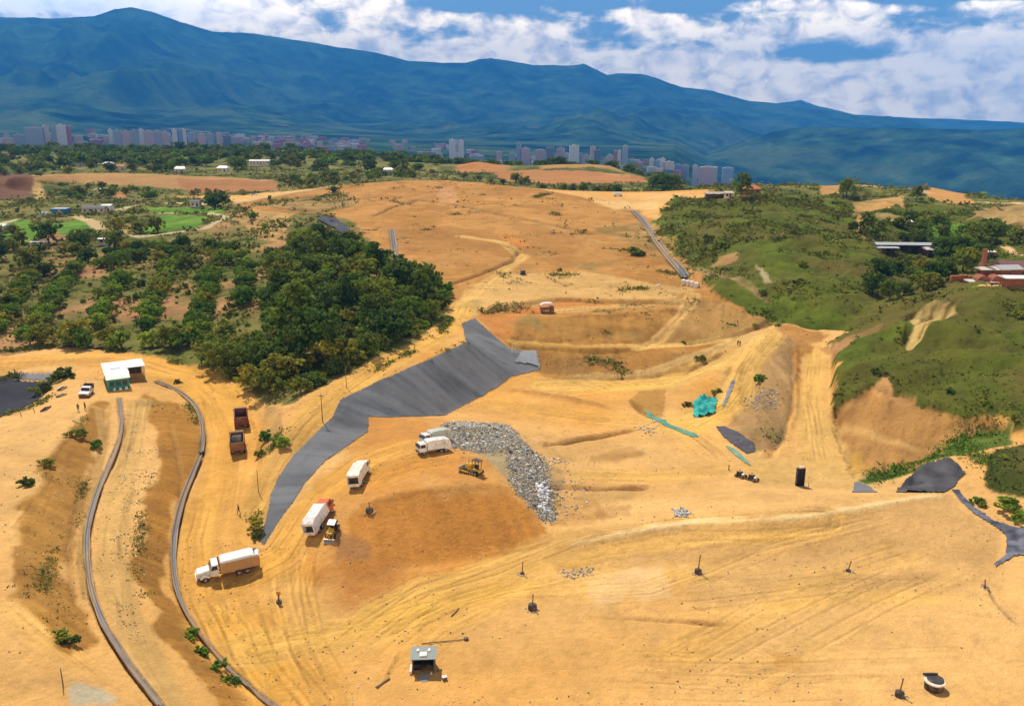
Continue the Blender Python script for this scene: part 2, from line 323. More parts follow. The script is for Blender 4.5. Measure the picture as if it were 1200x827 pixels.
def lmask(pts, width, soft=.4, warp=.3):
    d, run, sg = ldist(wpoly(pts, False), width * 2 + 2)
    return np.clip((width / 2 + W1 * warp - d) / max(soft, .01) + .5, 0, 1)

# ------------------------------------------------------------------ ground: what lies where
PALE, ROAD, ORNG, BRWN, RED = (.61, .34, .125), (.62, .32, .085), (.50, .225, .058), (.40, .22, .082), (.44, .145, .045)
LINER, LGREY, GRASS, DRYG, DKVEG, LAWN, SOIL = (.085, .085, .088), (.30, .30, .31), (.078, .098, .012), (.16, .14, .035), (.042, .055, .009), (.085, .19, .012), (.30, .165, .07)
n_big = fbm(GX, GY, 60, 4, 21); n_mid = fbm(GX, GY, 14, 4, 22); n_fine = fbm(GX, GY, 3.5, 4, 23); n_tiny = fbm(GX, GY, 1.1, 3, 24)
C = np.empty((NU, NT_, 3)); C[:] = PALE
def put(m, col, k=1.0):
    global C
    m = (m * k)[..., None]; C = C * (1 - m) + np.array(col) * m
def putn(m, a, b, n):                                # two colours mottled by a noise
    t = np.clip(n * 1.6 + .5, 0, 1)[..., None]; col = np.array(a) * (1 - t) + np.array(b) * t
    global C
    mm = m[..., None]; C = C * (1 - mm) + col * mm
putn(np.ones((NU, NT_)), (.64, .375, .155), (.58, .285, .072), n_big * .8 + .25 * fbm(GX, GY, 24, 4, 31) - .1)
# -- dome and its slopes: thin dry soil
dome = pmask([(270, 240), (400, 216), (470, 209), (600, 216), (700, 234), (745, 238), (765, 262), (815, 322), (905, 372), (965, 396), (930, 440), (850, 410), (640, 440), (560, 372), (530, 385), (520, 340), (420, 280), (300, 300)], 2, 2)
putn(dome, (.37, .175, .048), (.45, .225, .07), n_mid + .5 * n_fine)
flat1 = pmask([(600, 320), (690, 318), (810, 340), (790, 352), (640, 350), (560, 366), (540, 380), (520, 370), (560, 335)], 2, 4); put(flat1, (.60, .37, .15), .8)
face1 = pmask([(600, 374), (650, 370), (745, 366), (800, 360), (760, 402), (745, 412), (640, 438), (600, 402)], 1, 2); putn(face1, (.30, .145, .036), (.38, .19, .05), n_mid + n_fine)
face2 = pmask([(632, 420), (740, 414), (835, 412), (850, 416), (815, 430), (760, 441), (700, 442), (636, 440)], 1, 2); putn(face2, (.38, .185, .052), (.31, .16, .052), n_mid + n_fine)
face3 = pmask([(812, 345), (905, 374), (860, 396), (800, 403), (765, 400), (795, 374)], 1, 2); putn(face3, (.34, .185, .06), (.42, .235, .08), n_mid)
put(pmask([(558, 370), (600, 360), (640, 352), (720, 352), (720, 358), (640, 364), (606, 370), (596, 405), (575, 392)], 1, 2), (.52, .21, .06), .85)
put(pmask([(598, 258), (680, 276), (690, 290), (600, 286)], 3, 4), (.33, .16, .05), .6)
put(pmask([(450, 262), (560, 268), (600, 282), (560, 296), (460, 294)], 3, 6), (.33, .155, .045), .6)
put(pmask([(512, 220), (532, 218), (536, 238), (516, 242)], 2, 3), (.50, .26, .12), .8)
put(pmask([(582, 276), (604, 278), (620, 288), (590, 288)], 1.5, 2), (.52, .20, .05), .8)
put(pmask([(690, 234), (770, 237), (772, 246), (720, 246)], 1, 2), (.66, .42, .19), .9)
# -- tipping mound
mound = pmask([(432, 487), (520, 489), (600, 520), (655, 632), (560, 656), (450, 700), (385, 700), (345, 640), (360, 575), (405, 525)], 2.2, 12); mound *= np.clip(.8 + .5 * n_fine + .4 * n_mid, 0, 1); put(mound, (.52, .235, .06), .95)
face = pmask([(400, 605), (450, 582), (520, 574), (592, 572), (652, 632), (560, 652), (480, 664), (420, 668)], 1, 5); put(face, (.46, .20, .046), .95)
put(pmask([(380, 655), (420, 640), (480, 668), (470, 700), (420, 720), (375, 700)], 2.5, 12) * np.clip(.6 + n_mid + .8 * n_fine, 0, 1), (.42, .18, .05), .85)
put(pmask([(388, 618), (430, 632), (430, 655), (395, 652)], 1, 4), (.32, .16, .07), .8)
put(pmask([(430, 489), (500, 492), (495, 512), (430, 520)], 1, 4), (.50, .22, .06), .7)
put(hm0 := pmask([(519, 495), (592, 496), (640, 545), (660, 614), (640, 614), (590, 560), (560, 532), (518, 516)], 1.2, 6), (.34, .29, .20), .8)
# -- crest slope on the right, its shade painted in as a darker tone; warmer patches on the pad
put(pmask([(655, 640), (800, 617), (950, 608), (1112, 582), (1165, 622), (1165, 660), (1000, 660), (800, 660), (690, 668)], 1, 8), (.55, .32, .135), .8)
for q, c in (([(640, 650), (672, 642), (690, 662), (650, 668)], (.38, .19, .065)), ([(892, 768), (930, 766), (934, 782), (905, 786)], (.50, .26, .09)), ([(690, 600), (742, 590), (735, 606), (700, 612)], (.36, .2, .08)),
             ([(636, 604), (700, 590), (706, 608), (664, 622)], (.36, .18, .06)), ([(688, 532), (745, 522), (756, 530), (720, 540), (692, 541)], (.38, .2, .07)), ([(622, 676), (650, 672), (645, 684), (625, 684)], (.5, .3, .12)),
             ([(642, 585), (760, 572), (740, 584), (650, 600)], (.42, .25, .1)), ([(632, 545), (665, 552), (660, 572), (632, 572)], (.27, .19, .13))):
    put(pmask(q, 1.4, 4) * np.clip(.75 + n_fine * .9 + n_mid * .5, 0, 1), c, .8)
put(pmask([(690, 680), (740, 665), (790, 672), (800, 700), (700, 705)], 2, 8), (.66, .43, .25), .7)
# -- cut faces around the pit
hum = pmask([(868, 432), (905, 384), (930, 400), (930, 470), (918, 520), (880, 530), (860, 500)], .8, 3); putn(hum, (.42, .25, .11), (.33, .2, .095), n_fine)
put(pmask([(738, 470), (762, 452), (782, 456), (778, 486), (762, 488)], .5, 1), (.40, .21, .06), .95)
bare = pmask([(980, 478), (1020, 448), (1078, 468), (1130, 486), (1182, 500), (1130, 525), (1060, 548), (1000, 560), (975, 520)], 1, 2); putn(bare, (.47, .25, .085), (.40, .205, .07), n_mid); put(lmask([(985, 498), (1020, 508), (1070, 524)], 2.2, 1.5), (.60, .36, .14), .7); put(pmask([(985, 528), (1012, 526), (1010, 552), (990, 556)], .8, 3), (.62, .36, .07), .6)
put(pmask([(938, 420), (975, 400), (975, 470), (990, 520), (1000, 560), (940, 560), (930, 500)], .8, 3), (.60, .36, .13), .9)
put(pmask([(870, 522), (930, 540), (1040, 560), (1040, 574), (880, 572)], 1, 4), (.58, .36, .14), .7)
# -- left embankment
emb1 = pmask([(170, 460), (200, 470), (235, 500), (236, 530), (212, 590), (202, 650), (206, 700), (258, 780), (300, 827), (252, 832), (192, 735), (160, 660), (172, 600), (190, 540)], 1.1, 7); emb1 = np.clip(emb1 * 1.25 + .5 * n_fine * (emb1 > .02) + .3 * n_tiny * (emb1 > .02), 0, 1); putn(emb1, (.40, .19, .042), (.32, .155, .038), n_mid + n_fine)
emb2 = pmask([(112, 470), (132, 470), (126, 512), (96, 580), (82, 640), (84, 700), (108, 756), (60, 760), (22, 700), (16, 640), (36, 570), (80, 508)], 1.3, 8); emb2 = np.clip(emb2 * 1.25 + .5 * n_fine * (emb2 > .02) + .3 * n_tiny * (emb2 > .02), 0, 1); putn(emb2, (.34, .165, .040), (.43, .22, .058), n_mid + n_fine)
put(pmask([(70, 800), (110, 800), (135, 815), (75, 830)], 1, 4), (.45, .42, .36), .8)
# -- vegetation
veg = np.zeros((NU, NT_))
def green(pts, a, b, warp=2.0, soft=1, k=1.0, world=False):
    global veg
    m = pmask(pts, warp, soft, world) * k; putn(m, a, b, n_mid); veg = np.maximum(veg * (1 - m * 0), m); return m
def unveg(m):
    global veg
    veg = veg * (1 - m)
WOODS = [(-350, 417), (0, 417), (60, 408), (150, 413), (215, 428), (275, 455), (302, 472), (330, 474), (360, 470), (388, 447), (440, 424), (490, 398), (518, 376), (528, 352), (512, 322), (470, 303), (440, 290), (415, 262), (380, 250), (345, 250), (300, 252), (262, 232), (0, 232), (-350, 236)]
left = green(WOODS, (.12, .125, .02), (.17, .14, .035), 1.6, 1)
far_w = [(r * math.sin(R(a)), r * math.cos(R(a))) for a, r in ((-43, 610), (-30, 620), (-20, 600), (-13, 560), (-8, 600), (-4, 620), (0, 612), (5, 600), (8, 560), (12, 540), (14, 470), (43, 470), (43, 2300), (-43, 2300))]
green(far_w, (.085, .10, .016), (.18, .155, .035), 6, 1, 1, True)
H1 = [(765, 264), (778, 245), (790, 228), (850, 232), (900, 229), (960, 232), (1090, 238), (1160, 250), (1250, 262), (1470, 330), (1165, 330), (1150, 338), (1112, 350), (1066, 366), (1030, 380), (1004, 389), (985, 386), (950, 386), (900, 371), (850, 348), (816, 324), (790, 292)]
hill1 = green(H1, (.100, .128, .008), (.090, .090, .010), 2.2, 1)
H2 = [(985, 392), (1030, 374), (1065, 360), (1110, 346), (1150, 338), (1470, 340), (1470, 520), (1190, 512), (1180, 498), (1130, 486), (1078, 468), (1025, 446), (990, 470), (976, 476), (976, 405)]
hill2 = green(H2, (.092, .118, .008), (.082, .080, .009), 1.6, 1)
green([(1150, 530), (1200, 520), (1470, 520), (1470, 600), (1200, 586), (1155, 572)], (.05, .06, .008), (.075, .07, .014), .8, 1)
green([(1008, 562), (1060, 548), (1085, 540), (1120, 516), (1150, 505), (1185, 505), (1185, 520), (1130, 530), (1090, 540), (1060, 556), (1020, 568)], (.07, .13, .01), (.09, .12, .02), .8, 2)
green([(690, 268), (760, 258), (800, 300), (770, 296), (720, 280)], (.16, .14, .04), (.3, .2, .07), 2, 2, .5)
green([(280, 240), (400, 226), (420, 240), (380, 250), (320, 244)], (.12, .11, .03), (.28, .19, .07), 2, 1, .7)
# soil between the grove rows, lawns, paths of the park
lawn_m = np.zeros((NU, NT_)); soiln = np.clip(fbm(GX, GY, 24, 3, 41) * 2.6 + .1, 0, 1) * left * (GY < 420) * (GX < -60); put(soiln, (.36, .18, .075), .9)
for q in ([(-40, 262), (30, 258), (60, 272), (40, 284), (-40, 282)], [(60, 262), (110, 256), (120, 270), (70, 276)], [(186, 252), (246, 254), (232, 266), (160, 274)], [(160, 243), (262, 244), (262, 251), (180, 249)], [(1060, 272), (1110, 262), (1150, 270), (1100, 282)]):
    m = pmask(q, .6, 1); putn(m, LAWN, (.13, .22, .02), n_mid); lawn_m = np.maximum(lawn_m, m)
put(pmask([(260, 250), (300, 246), (345, 250), (338, 268), (325, 285), (300, 280), (285, 262)], 2, 1), (.45, .26, .09), .9)
put(pmask([(310, 475), (335, 478), (332, 495), (310, 545), (298, 540), (303, 500)], .8, 2), (.40, .24, .1), .85)
for q, wd, c in (([(140, 246), (165, 240), (205, 238), (262, 240)], 5, (.50, .40, .24)), ([(190, 250), (245, 250), (264, 255), (240, 268), (165, 277), (150, 275)], 4.5, (.46, .38, .24)), ([(90, 254), (108, 260), (118, 268)], 6, (.5, .35, .2)), ([(0, 262), (22, 257)], 4, (.5, .4, .24)), ([(130, 268), (150, 275)], 6, (.44, .3, .17))):
    m = lmask(q, wd, 1.0, .5); put(m, c); unveg(m)
for q, c in (([(30, 205), (130, 203), (250, 207), (322, 211), (320, 222), (250, 225), (200, 221), (120, 215), (60, 213), (30, 215)], (.40, .22, .09)), ([(205, 210), (325, 212), (330, 224), (225, 226)], (.33, .15, .065)), ([(36, 214), (48, 214), (54, 234), (44, 234)], (.48, .30, .12)),
             ([(-80, 204), (38, 204), (38, 233), (-80, 237)], (.16, .075, .045)), ([(128, 223), (150, 222), (150, 232), (132, 232)], (.40, .18, .07)), ([(112, 221), (128, 221), (124, 226), (112, 226)], (.6, .5, .35))):
    m = pmask(q, 2.0, 1); put(m, c, .95); unveg(m)
# clay workings behind the dome
def ring(*a): return [(r * math.sin(R(t)), r * math.cos(R(t))) for t, r in a]
for q, c in ((ring((-3.8, 790), (-2.4, 786), (-.6, 790), (0, 850), (-2.2, 900), (-3.6, 860)), (.44, .19, .07)), (ring((-.8, 735), (3, 715), (8.6, 735), (9, 790), (7, 815), (1, 825), (-1, 800)), (.42, .185, .07)), (ring((1.8, 830), (5.2, 845), (7.2, 835), (7.2, 900), (2, 900)), (.40, .22, .075)), (ring((5.6, 800), (7.6, 775), (8.4, 800), (7, 815)), (.50, .27, .09))):
    m = pmask(q, 4, 1, True); put(m, c, .95); unveg(m)
# right distance: cuts, tracks, bare spoil
for q, c in (([(1000, 236), (1060, 230), (1062, 242), (1030, 246), (1000, 248)], (.46, .27, .1)), ([(962, 216), (985, 214), (985, 226), (960, 228)], (.46, .24, .09)), ([(1080, 220), (1112, 218), (1140, 236), (1145, 241), (1110, 238), (1086, 232)], (.50, .255, .085)), ([(1150, 244), (1200, 240), (1300, 238), (1300, 272), (1200, 266), (1150, 262), (1128, 262)], (.38, .245, .1)),
             ([(1024, 250), (1060, 255), (1062, 262), (1040, 262), (1026, 258)], (.34, .25, .1)), ([(1000, 250), (1012, 252), (1016, 284), (1006, 284)], (.44, .25, .1)), ([(1060, 368), (1090, 352), (1124, 346), (1120, 366), (1098, 378), (1068, 404), (1060, 402), (1072, 385)], (.60, .42, .17)), ([(965, 408), (1000, 394), (1030, 382), (1032, 388), (1004, 400), (976, 420)], (.42, .22, .1)), ([(1166, 334), (1200, 335), (1300, 335), (1300, 352), (1210, 348), (1186, 344)], (.46, .28, .12)),
             ([(842, 300), (864, 299), (864, 305), (834, 310)], (.42, .24, .11)), ([(884, 310), (898, 322), (901, 335), (894, 335), (888, 320)], (.42, .32, .2)), ([(1020, 452), (1034, 440), (1052, 456), (1078, 466), (1070, 470), (1036, 462)], (.46, .24, .1))):
    m = pmask(q, 1.0, 1); put(m, c, .95); unveg(m)
put(lmask([(1000, 217), (1070, 221), (1088, 226)], 5, 1), (.5, .33, .18)); put(lmask([(1145, 237), (1250, 241)], 6, 1), (.52, .34, .18)); put(lmask([(1176, 293), (1190, 300), (1240, 310)], 3, 1), (.6, .4, .17))
# -- roads of bare earth
ROADS = [([(600, 400), (680, 405), (745, 404)], 2.2, (.56, .33, .12)), ([(-80, 424), (0, 424), (100, 420), (160, 425), (220, 442), (258, 466), (278, 505), (272, 560), (256, 630), (265, 700), (310, 780), (345, 830)], 10.5, ROAD), ([(300, 600), (330, 540), (360, 498), (400, 460), (450, 428), (500, 402), (532, 382), (545, 355)], 6.5, (.58, .325, .105)),
         ([(545, 355), (575, 330), (612, 300), (590, 284), (540, 277)], 5, (.60, .36, .13)), ([(812, 345), (800, 368), (770, 398), (755, 404)], 4, (.60, .36, .14)), ([(640, 364), (720, 358), (800, 352)], 4, (.60, .36, .14)), ([(260, 690), (330, 650), (375, 580), (430, 540), (490, 520)], 8, (.58, .30, .09)),
         ([(280, 236), (340, 226), (410, 215)], 6, (.58, .42, .25)), ([(300, 760), (420, 740), (500, 700), (620, 655), (700, 630), (800, 618), (960, 606)], 7, (.60, .345, .125)), ([(640, 452), (780, 448), (850, 420), (900, 392)], 9, (.60, .36, .13)), ([(900, 392), (870, 430), (855, 470), (800, 500)], 9, (.60, .36, .13)),
         ([(640, 444), (760, 436), (850, 404), (905, 384)], 3, (.6, .38, .16)), ([(860, 393), (800, 404), (745, 406)], 2.5, (.58, .36, .15)), ([(115, 480), (122, 520), (105, 590), (95, 650), (100, 700)], 1.2, (.5, .3, .11)), ([(165, 470), (150, 540), (135, 600), (130, 660), (150, 730), (205, 827)], 3.5, (.54, .33, .13))]
dZ = np.zeros((NU, NT_))
def streaks(d, run, s, m, c, wd):
    """tyre-combed soil: noise drawn out along the way the wheels go, with a few clearer ruts"""
    rows = np.where(m.any(1))[0]; cols = np.where(m.any(0))[0]
    if not len(rows): return
    S = (slice(rows[0], rows[-1] + 1), slice(cols[0], cols[-1] + 1)); d, run, s, m = d[S], run[S], s[S], m[S]; W2s = W2[S]
    s = np.where(d < 1e8, s, 0); w_ = s + 1.6 * (vnoise(run / 17, run * 0 + wd, 5) - .5) + .5 * W2s
    n1 = fbm(w_ / 1.0, run / 22, 1.5, 4, int(wd * 7) + 3, .6); n2 = fbm(w_, run / 16, 5, 2, int(wd * 5) + 9)
    rut = np.clip(1 - np.abs(n1) * 9, 0, 1) * np.clip(vnoise(run / 8, w_ / 3, 12) * 2 - .7, 0, 1)
    C[S] *= (1 + m * (.24 * n1 + .16 * n2 - .34 * rut))[..., None]; C[S][..., 2] *= 1 - .25 * m * np.clip(n2 + .2, 0, 1)
    dZ[S] += m * (.05 * n1 - .10 * rut)
    for k in range(3 if wd > 5 else 1):                # pairs of wheel ruts that wander and fade
        o = (k - 1 if wd > 5 else 0) * wd * .27 + (hsh(np.array([k]), np.array([int(wd * 10)]), 31)[0] - .5) * 1.2; s0 = s - o - 1.6 * (vnoise(run / 26, run * 0 + k + wd, 15) - .5)
        on = m * np.clip(vnoise(run / 11, run * 0 + 3 * k + wd, 16) * 2.2 - .75, 0, 1)
        for w0 in (-.92, .92):
            e_ = s0 - w0 - .12 * W2s; g_ = np.exp(-(e_ / .17) ** 2) * on; h_ = np.exp(-((np.abs(e_) - .36) / .14) ** 2) * on
            dZ[S] += -.09 * g_ + .035 * h_; C[S] *= (1 - .24 * g_ + .08 * h_)[..., None]
for pts, wd, c in ROADS:
    d, run, sg = ldist(wpoly(pts, False), wd * 1.2 + 3)
    m = np.clip((wd / 2 + W1 * wd * .16 - d) / (wd * .22) + .5, 0, 1); put(m, c, .85); unveg(m)
    streaks(d, run, d * sg, m, c, wd)
    e = np.exp(-((d - wd * .52 - W2 * .5) / .6) ** 2); dZ += .10 * e * (d < 1e8) * np.clip(W1 + .3, 0, 1)
# looser tracks wandering over the soil
TRK = [([(330, 640), (335, 700), (350, 760), (380, 820)], 9), ([(345, 640), (352, 700), (372, 770)], 5), ([(380, 600), (352, 690), (330, 740), (315, 690), (330, 665)], 5), ([(260, 700), (290, 770), (330, 825)], 8), ([(450, 790), (510, 735), (600, 690), (650, 662)], 8), ([(400, 745), (500, 715), (590, 690), (680, 672), (760, 660)], 6),
       ([(380, 780), (430, 740), (500, 690), (580, 668), (640, 642)], 9), ([(390, 545), (440, 560), (490, 545), (540, 540)], 9), ([(410, 585), (450, 548), (500, 525)], 7), ([(650, 555), (760, 560), (860, 553), (930, 556)], 8), ([(760, 700), (900, 690), (990, 680), (1140, 690)], 10), ([(800, 800), (930, 730), (1010, 690), (1110, 650)], 14), ([(700, 790), (900, 800), (1150, 790)], 12),
       ([(640, 655), (740, 640), (860, 628), (960, 622)], 5), ([(0, 640), (40, 600), (90, 500)], 5), ([(0, 700), (50, 740), (130, 800)], 6), ([(800, 510), (850, 480), (880, 440)], 6), ([(640, 465), (720, 456), (800, 448)], 8), ([(560, 470), (680, 490), (800, 500), (850, 540)], 9), ([(620, 330), (700, 335), (800, 345)], 7), ([(955, 400), (948, 470), (960, 540), (1030, 560)], 6), ([(560, 700), (760, 690), (900, 640), (1060, 600)], 6)]
for pts, wd in TRK:
    d, run, sg = ldist(wpoly(pts, False), wd)
    L_ = run.max(); m = np.clip((wd / 2 + W1 * 1.2 - d) / 1.6, 0, 1) * (d < 1e8) * np.clip(run / 6, 0, 1) * np.clip((L_ - run) / 6, 0, 1)
    streaks(d, run, d * sg, m * .8, (.60, .33, .10), wd)
# berms, trenches and cracks
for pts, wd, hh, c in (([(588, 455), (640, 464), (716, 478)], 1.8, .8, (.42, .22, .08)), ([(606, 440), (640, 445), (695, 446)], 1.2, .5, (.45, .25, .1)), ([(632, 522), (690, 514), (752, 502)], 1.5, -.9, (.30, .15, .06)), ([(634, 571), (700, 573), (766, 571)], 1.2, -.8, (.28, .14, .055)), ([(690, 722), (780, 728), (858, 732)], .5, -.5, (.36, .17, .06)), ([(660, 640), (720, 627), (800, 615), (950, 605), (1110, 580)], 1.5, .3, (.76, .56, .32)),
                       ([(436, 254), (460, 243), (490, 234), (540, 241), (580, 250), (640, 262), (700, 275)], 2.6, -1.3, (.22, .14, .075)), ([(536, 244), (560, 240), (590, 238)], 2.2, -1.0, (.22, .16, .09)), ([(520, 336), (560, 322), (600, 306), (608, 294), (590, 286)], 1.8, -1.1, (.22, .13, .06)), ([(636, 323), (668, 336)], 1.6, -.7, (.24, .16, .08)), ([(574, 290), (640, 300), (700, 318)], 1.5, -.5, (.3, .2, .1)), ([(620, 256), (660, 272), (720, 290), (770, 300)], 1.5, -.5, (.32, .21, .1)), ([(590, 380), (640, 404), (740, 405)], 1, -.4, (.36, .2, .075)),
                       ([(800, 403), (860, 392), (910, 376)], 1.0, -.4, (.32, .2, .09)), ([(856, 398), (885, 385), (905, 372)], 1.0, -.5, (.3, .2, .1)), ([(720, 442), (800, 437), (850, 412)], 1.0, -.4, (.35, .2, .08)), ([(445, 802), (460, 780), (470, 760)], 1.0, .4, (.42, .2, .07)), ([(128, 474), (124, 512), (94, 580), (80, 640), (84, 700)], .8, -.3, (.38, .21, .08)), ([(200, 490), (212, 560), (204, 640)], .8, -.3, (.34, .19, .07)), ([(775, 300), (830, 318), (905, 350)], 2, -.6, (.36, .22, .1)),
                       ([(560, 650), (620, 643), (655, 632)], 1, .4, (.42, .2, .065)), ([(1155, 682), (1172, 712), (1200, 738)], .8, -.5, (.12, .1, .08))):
    d, run, sg = ldist(wpoly(pts, False), wd * 3 + 2); wob = 1 + .8 * fbm(run, run * 0 + wd, 7, 4, 2, .6); L_ = run.max(); ends = np.clip(run / 2.5, 0, 1) * np.clip((L_ - run) / 2.5, 0, 1) * np.clip(.55 + vnoise(run / 5, run * 0 + wd, 3), .35, 1)
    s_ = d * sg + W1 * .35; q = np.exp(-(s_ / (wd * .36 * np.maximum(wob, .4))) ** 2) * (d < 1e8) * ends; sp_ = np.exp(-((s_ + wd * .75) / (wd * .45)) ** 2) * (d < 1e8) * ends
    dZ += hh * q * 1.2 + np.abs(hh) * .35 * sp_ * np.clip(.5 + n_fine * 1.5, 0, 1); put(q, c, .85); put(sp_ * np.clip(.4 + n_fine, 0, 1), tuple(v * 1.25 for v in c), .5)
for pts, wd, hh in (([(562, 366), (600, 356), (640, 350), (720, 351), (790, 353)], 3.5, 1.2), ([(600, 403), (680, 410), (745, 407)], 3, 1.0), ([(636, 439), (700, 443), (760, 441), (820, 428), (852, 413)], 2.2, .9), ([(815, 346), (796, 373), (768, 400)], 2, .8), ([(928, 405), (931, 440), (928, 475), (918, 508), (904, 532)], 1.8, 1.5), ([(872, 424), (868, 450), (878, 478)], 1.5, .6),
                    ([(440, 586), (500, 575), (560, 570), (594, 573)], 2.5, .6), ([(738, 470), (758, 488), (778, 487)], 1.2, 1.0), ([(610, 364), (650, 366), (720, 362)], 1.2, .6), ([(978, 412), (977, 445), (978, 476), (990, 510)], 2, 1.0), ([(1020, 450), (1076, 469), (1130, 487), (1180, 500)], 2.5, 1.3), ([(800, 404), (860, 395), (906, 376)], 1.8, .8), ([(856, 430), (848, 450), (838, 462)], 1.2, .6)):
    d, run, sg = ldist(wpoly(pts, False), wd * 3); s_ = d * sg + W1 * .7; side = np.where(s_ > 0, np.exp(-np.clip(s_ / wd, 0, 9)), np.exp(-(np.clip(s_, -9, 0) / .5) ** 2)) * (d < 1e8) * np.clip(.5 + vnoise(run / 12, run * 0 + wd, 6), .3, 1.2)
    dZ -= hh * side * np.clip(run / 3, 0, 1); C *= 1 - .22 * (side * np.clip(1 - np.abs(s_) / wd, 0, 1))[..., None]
# gullies running down the cut faces: noise drawn out along each face's fall line
def gully(m, a, b, wl, amp, s, ridge=True):
    ax, ay = at(*a); bx, by = at(*b); dx, dy = bx - ax, by - ay; n = math.hypot(dx, dy); dx /= n; dy /= n
    al = GX * dx + GY * dy; ac = -GX * dy + GY * dx
    v = fbm(ac + W1 * wl * .5, al * .10, wl, 4, s)
    v = (1 - np.abs(v) * 2.2) if ridge else v
    global dZ, C
    dZ -= amp * m * np.clip(v, -1, 1); C *= 1 - (.16 * m * np.clip(v, -.6, 1))[..., None]
gully(face, (520, 574), (545, 652), 1.2, .07, 51, False); gully(bare, (1060, 468), (1040, 540), 4, .5, 52); gully(face1, (690, 368), (690, 412), 3, .2, 53); gully(face2, (740, 414), (740, 440), 3, .2, 54)
gully(emb1, (176, 600), (210, 610), 1.6, .12, 55); gully(emb2, (30, 600), (85, 640), 1.6, .12, 56); gully(hum, (890, 440), (915, 470), 2.5, .35, 57); gully(face3, (840, 360), (830, 400), 3, .25, 58)
gully(pmask([(1060, 368), (1090, 352), (1124, 346), (1120, 366), (1098, 378), (1068, 404), (1060, 402)], .6, 1), (1100, 352), (1066, 402), 3.2, 1.8, 59)
gully(pmask([(1150, 244), (1300, 238), (1300, 272), (1200, 266), (1128, 262)], 1, 1), (1180, 244), (1160, 264), 6, 1.6, 60)
# -- liner sheets: part of the lining laid on the ground, welded strips run down the fall line
liner_m = np.zeros((NU, NT_))
LINERP = [(556, 373), (540, 379), (546, 401), (515, 414), (490, 426), (442, 446), (399, 468), (391, 487), (370, 507), (345, 532), (327, 557), (317, 577), (304, 634), (309, 640), (330, 608), (355, 570), (380, 541), (405, 525), (432, 506), (432, 489), (470, 489), (520, 487), (545, 475), (569, 463), (602, 442), (634, 434), (630, 412), (600, 409), (585, 398)]
CHANNELS = [('drainage_channel', [(140, 466), (142, 490), (144, 508), (132, 540), (118, 568), (108, 600), (102, 630), (103, 665), (108, 700), (122, 735), (150, 780), (190, 830)], 0.56, (.23, .225, .235), 'grey concrete gutter curving down the brown embankment below the white roofed building'),
            ('drainage_channel', [(183, 447), (208, 456), (228, 474), (237, 492), (239, 515), (236, 534)], 0.62, (.22, .215, .20), 'short pale stony gutter curving round the inside of the loop road bend'),
            ('drainage_channel', [(235, 537), (229, 552), (221, 570), (214, 590), (206, 625), (203, 655), (206, 690), (216, 715), (240, 752), (270, 785), (300, 812), (325, 832)], 0.56, (.23, .225, .235), 'grey gutter along the foot of the slope passing the tipper truck'),
            ('drainage_channel', [(742, 247), (758, 264), (770, 286), (786, 306), (800, 320), (803, 327)], 2.3, (.13, .14, .16), 'long grey drain between the bare dome and the first green hill'),
            ('drainage_channel', [(459, 269), (462, 290), (464, 308)], 2.0, (.14, .14, .16), 'short straight grey drain behind the dense wood on the dome')]
for nm, pts, wd, c, lab in CHANNELS:
    d, run, sg = ldist(wpoly(pts, False), wd * 2 + 2)
    dZ -= np.where(d < wd * .6, .9, 0) + .16 * np.exp(-((d - wd * .9) / .3) ** 2) * 0
    put(np.clip(1.3 - d / wd + W1 * .2, 0, 1) * (d < 1e8), (.36, .22, .085), .6)
dirt = 1 - np.clip(veg, 0, 1)
GZ0 = GZ
spurs = fbm(GX + W1 * 3, GY + W2 * 3, 38, 4, 68); spurs = (1 - np.abs(spurs) * 2.4); hillk = blur(np.clip(hill1 + hill2, 0, 1), 12)
GZ = GZ + blur(dZ, 1) + hillk * 2.2 * (spurs - .4) + hillk * .5 * (1 - np.abs(n_mid) * 3) + dirt * (.06 * n_fine + .035 * n_tiny + .12 * n_mid) + np.clip(veg, 0, 1) * (.35 * n_fine + .3 * n_mid) * np.clip(RR / 260, .6, 2)
# stains and moisture: the soil itself is uneven
streak = fbm(GX * .6 + W1 * 5, GY * 1.9 + W2 * 3, 14, 6, 61, .6); t2 = fbm(GX, GY, 2.2, 3, 62)
grit = hsh((GX * 3).astype(int), (GY * 2.2).astype(int), 77); clod = fbm(GX, GY, .9, 2, 78)
C *= (1 + dirt * (.09 * n_big + 
 .17 * streak + .09 * n_fine + .06 * t2 + .06 * clod))[..., None]
C *= (1 - dirt * .09 * np.clip((fbm(GX, GY, 1.6, 3, 79) - .38) * 6, 0, 1))[..., None]
C[..., 2] *= 1 - .20 * dirt; C[..., 1] *= 1 - .02 * dirt
C *= (1 + np.clip(veg, 0, 1) * (.28 * n_fine + .30 * n_mid + .25 * fbm(GX, GY, 5, 3, 63)))[..., None]
dry = np.clip(fbm(GX, GY, 26, 5, 64) * 2.2 - .1, 0, 1) * np.clip(hill1 + hill2, 0, 1); put(dry, (.125, .088, .02), .7)
weedy = np.clip(fbm(GX, GY, 9, 4, 66) * 3 - 1.05, 0, 1) * (dome + emb1 + emb2 + hum).clip(0, 1); put(weedy, (.22, .18, .055), .55)

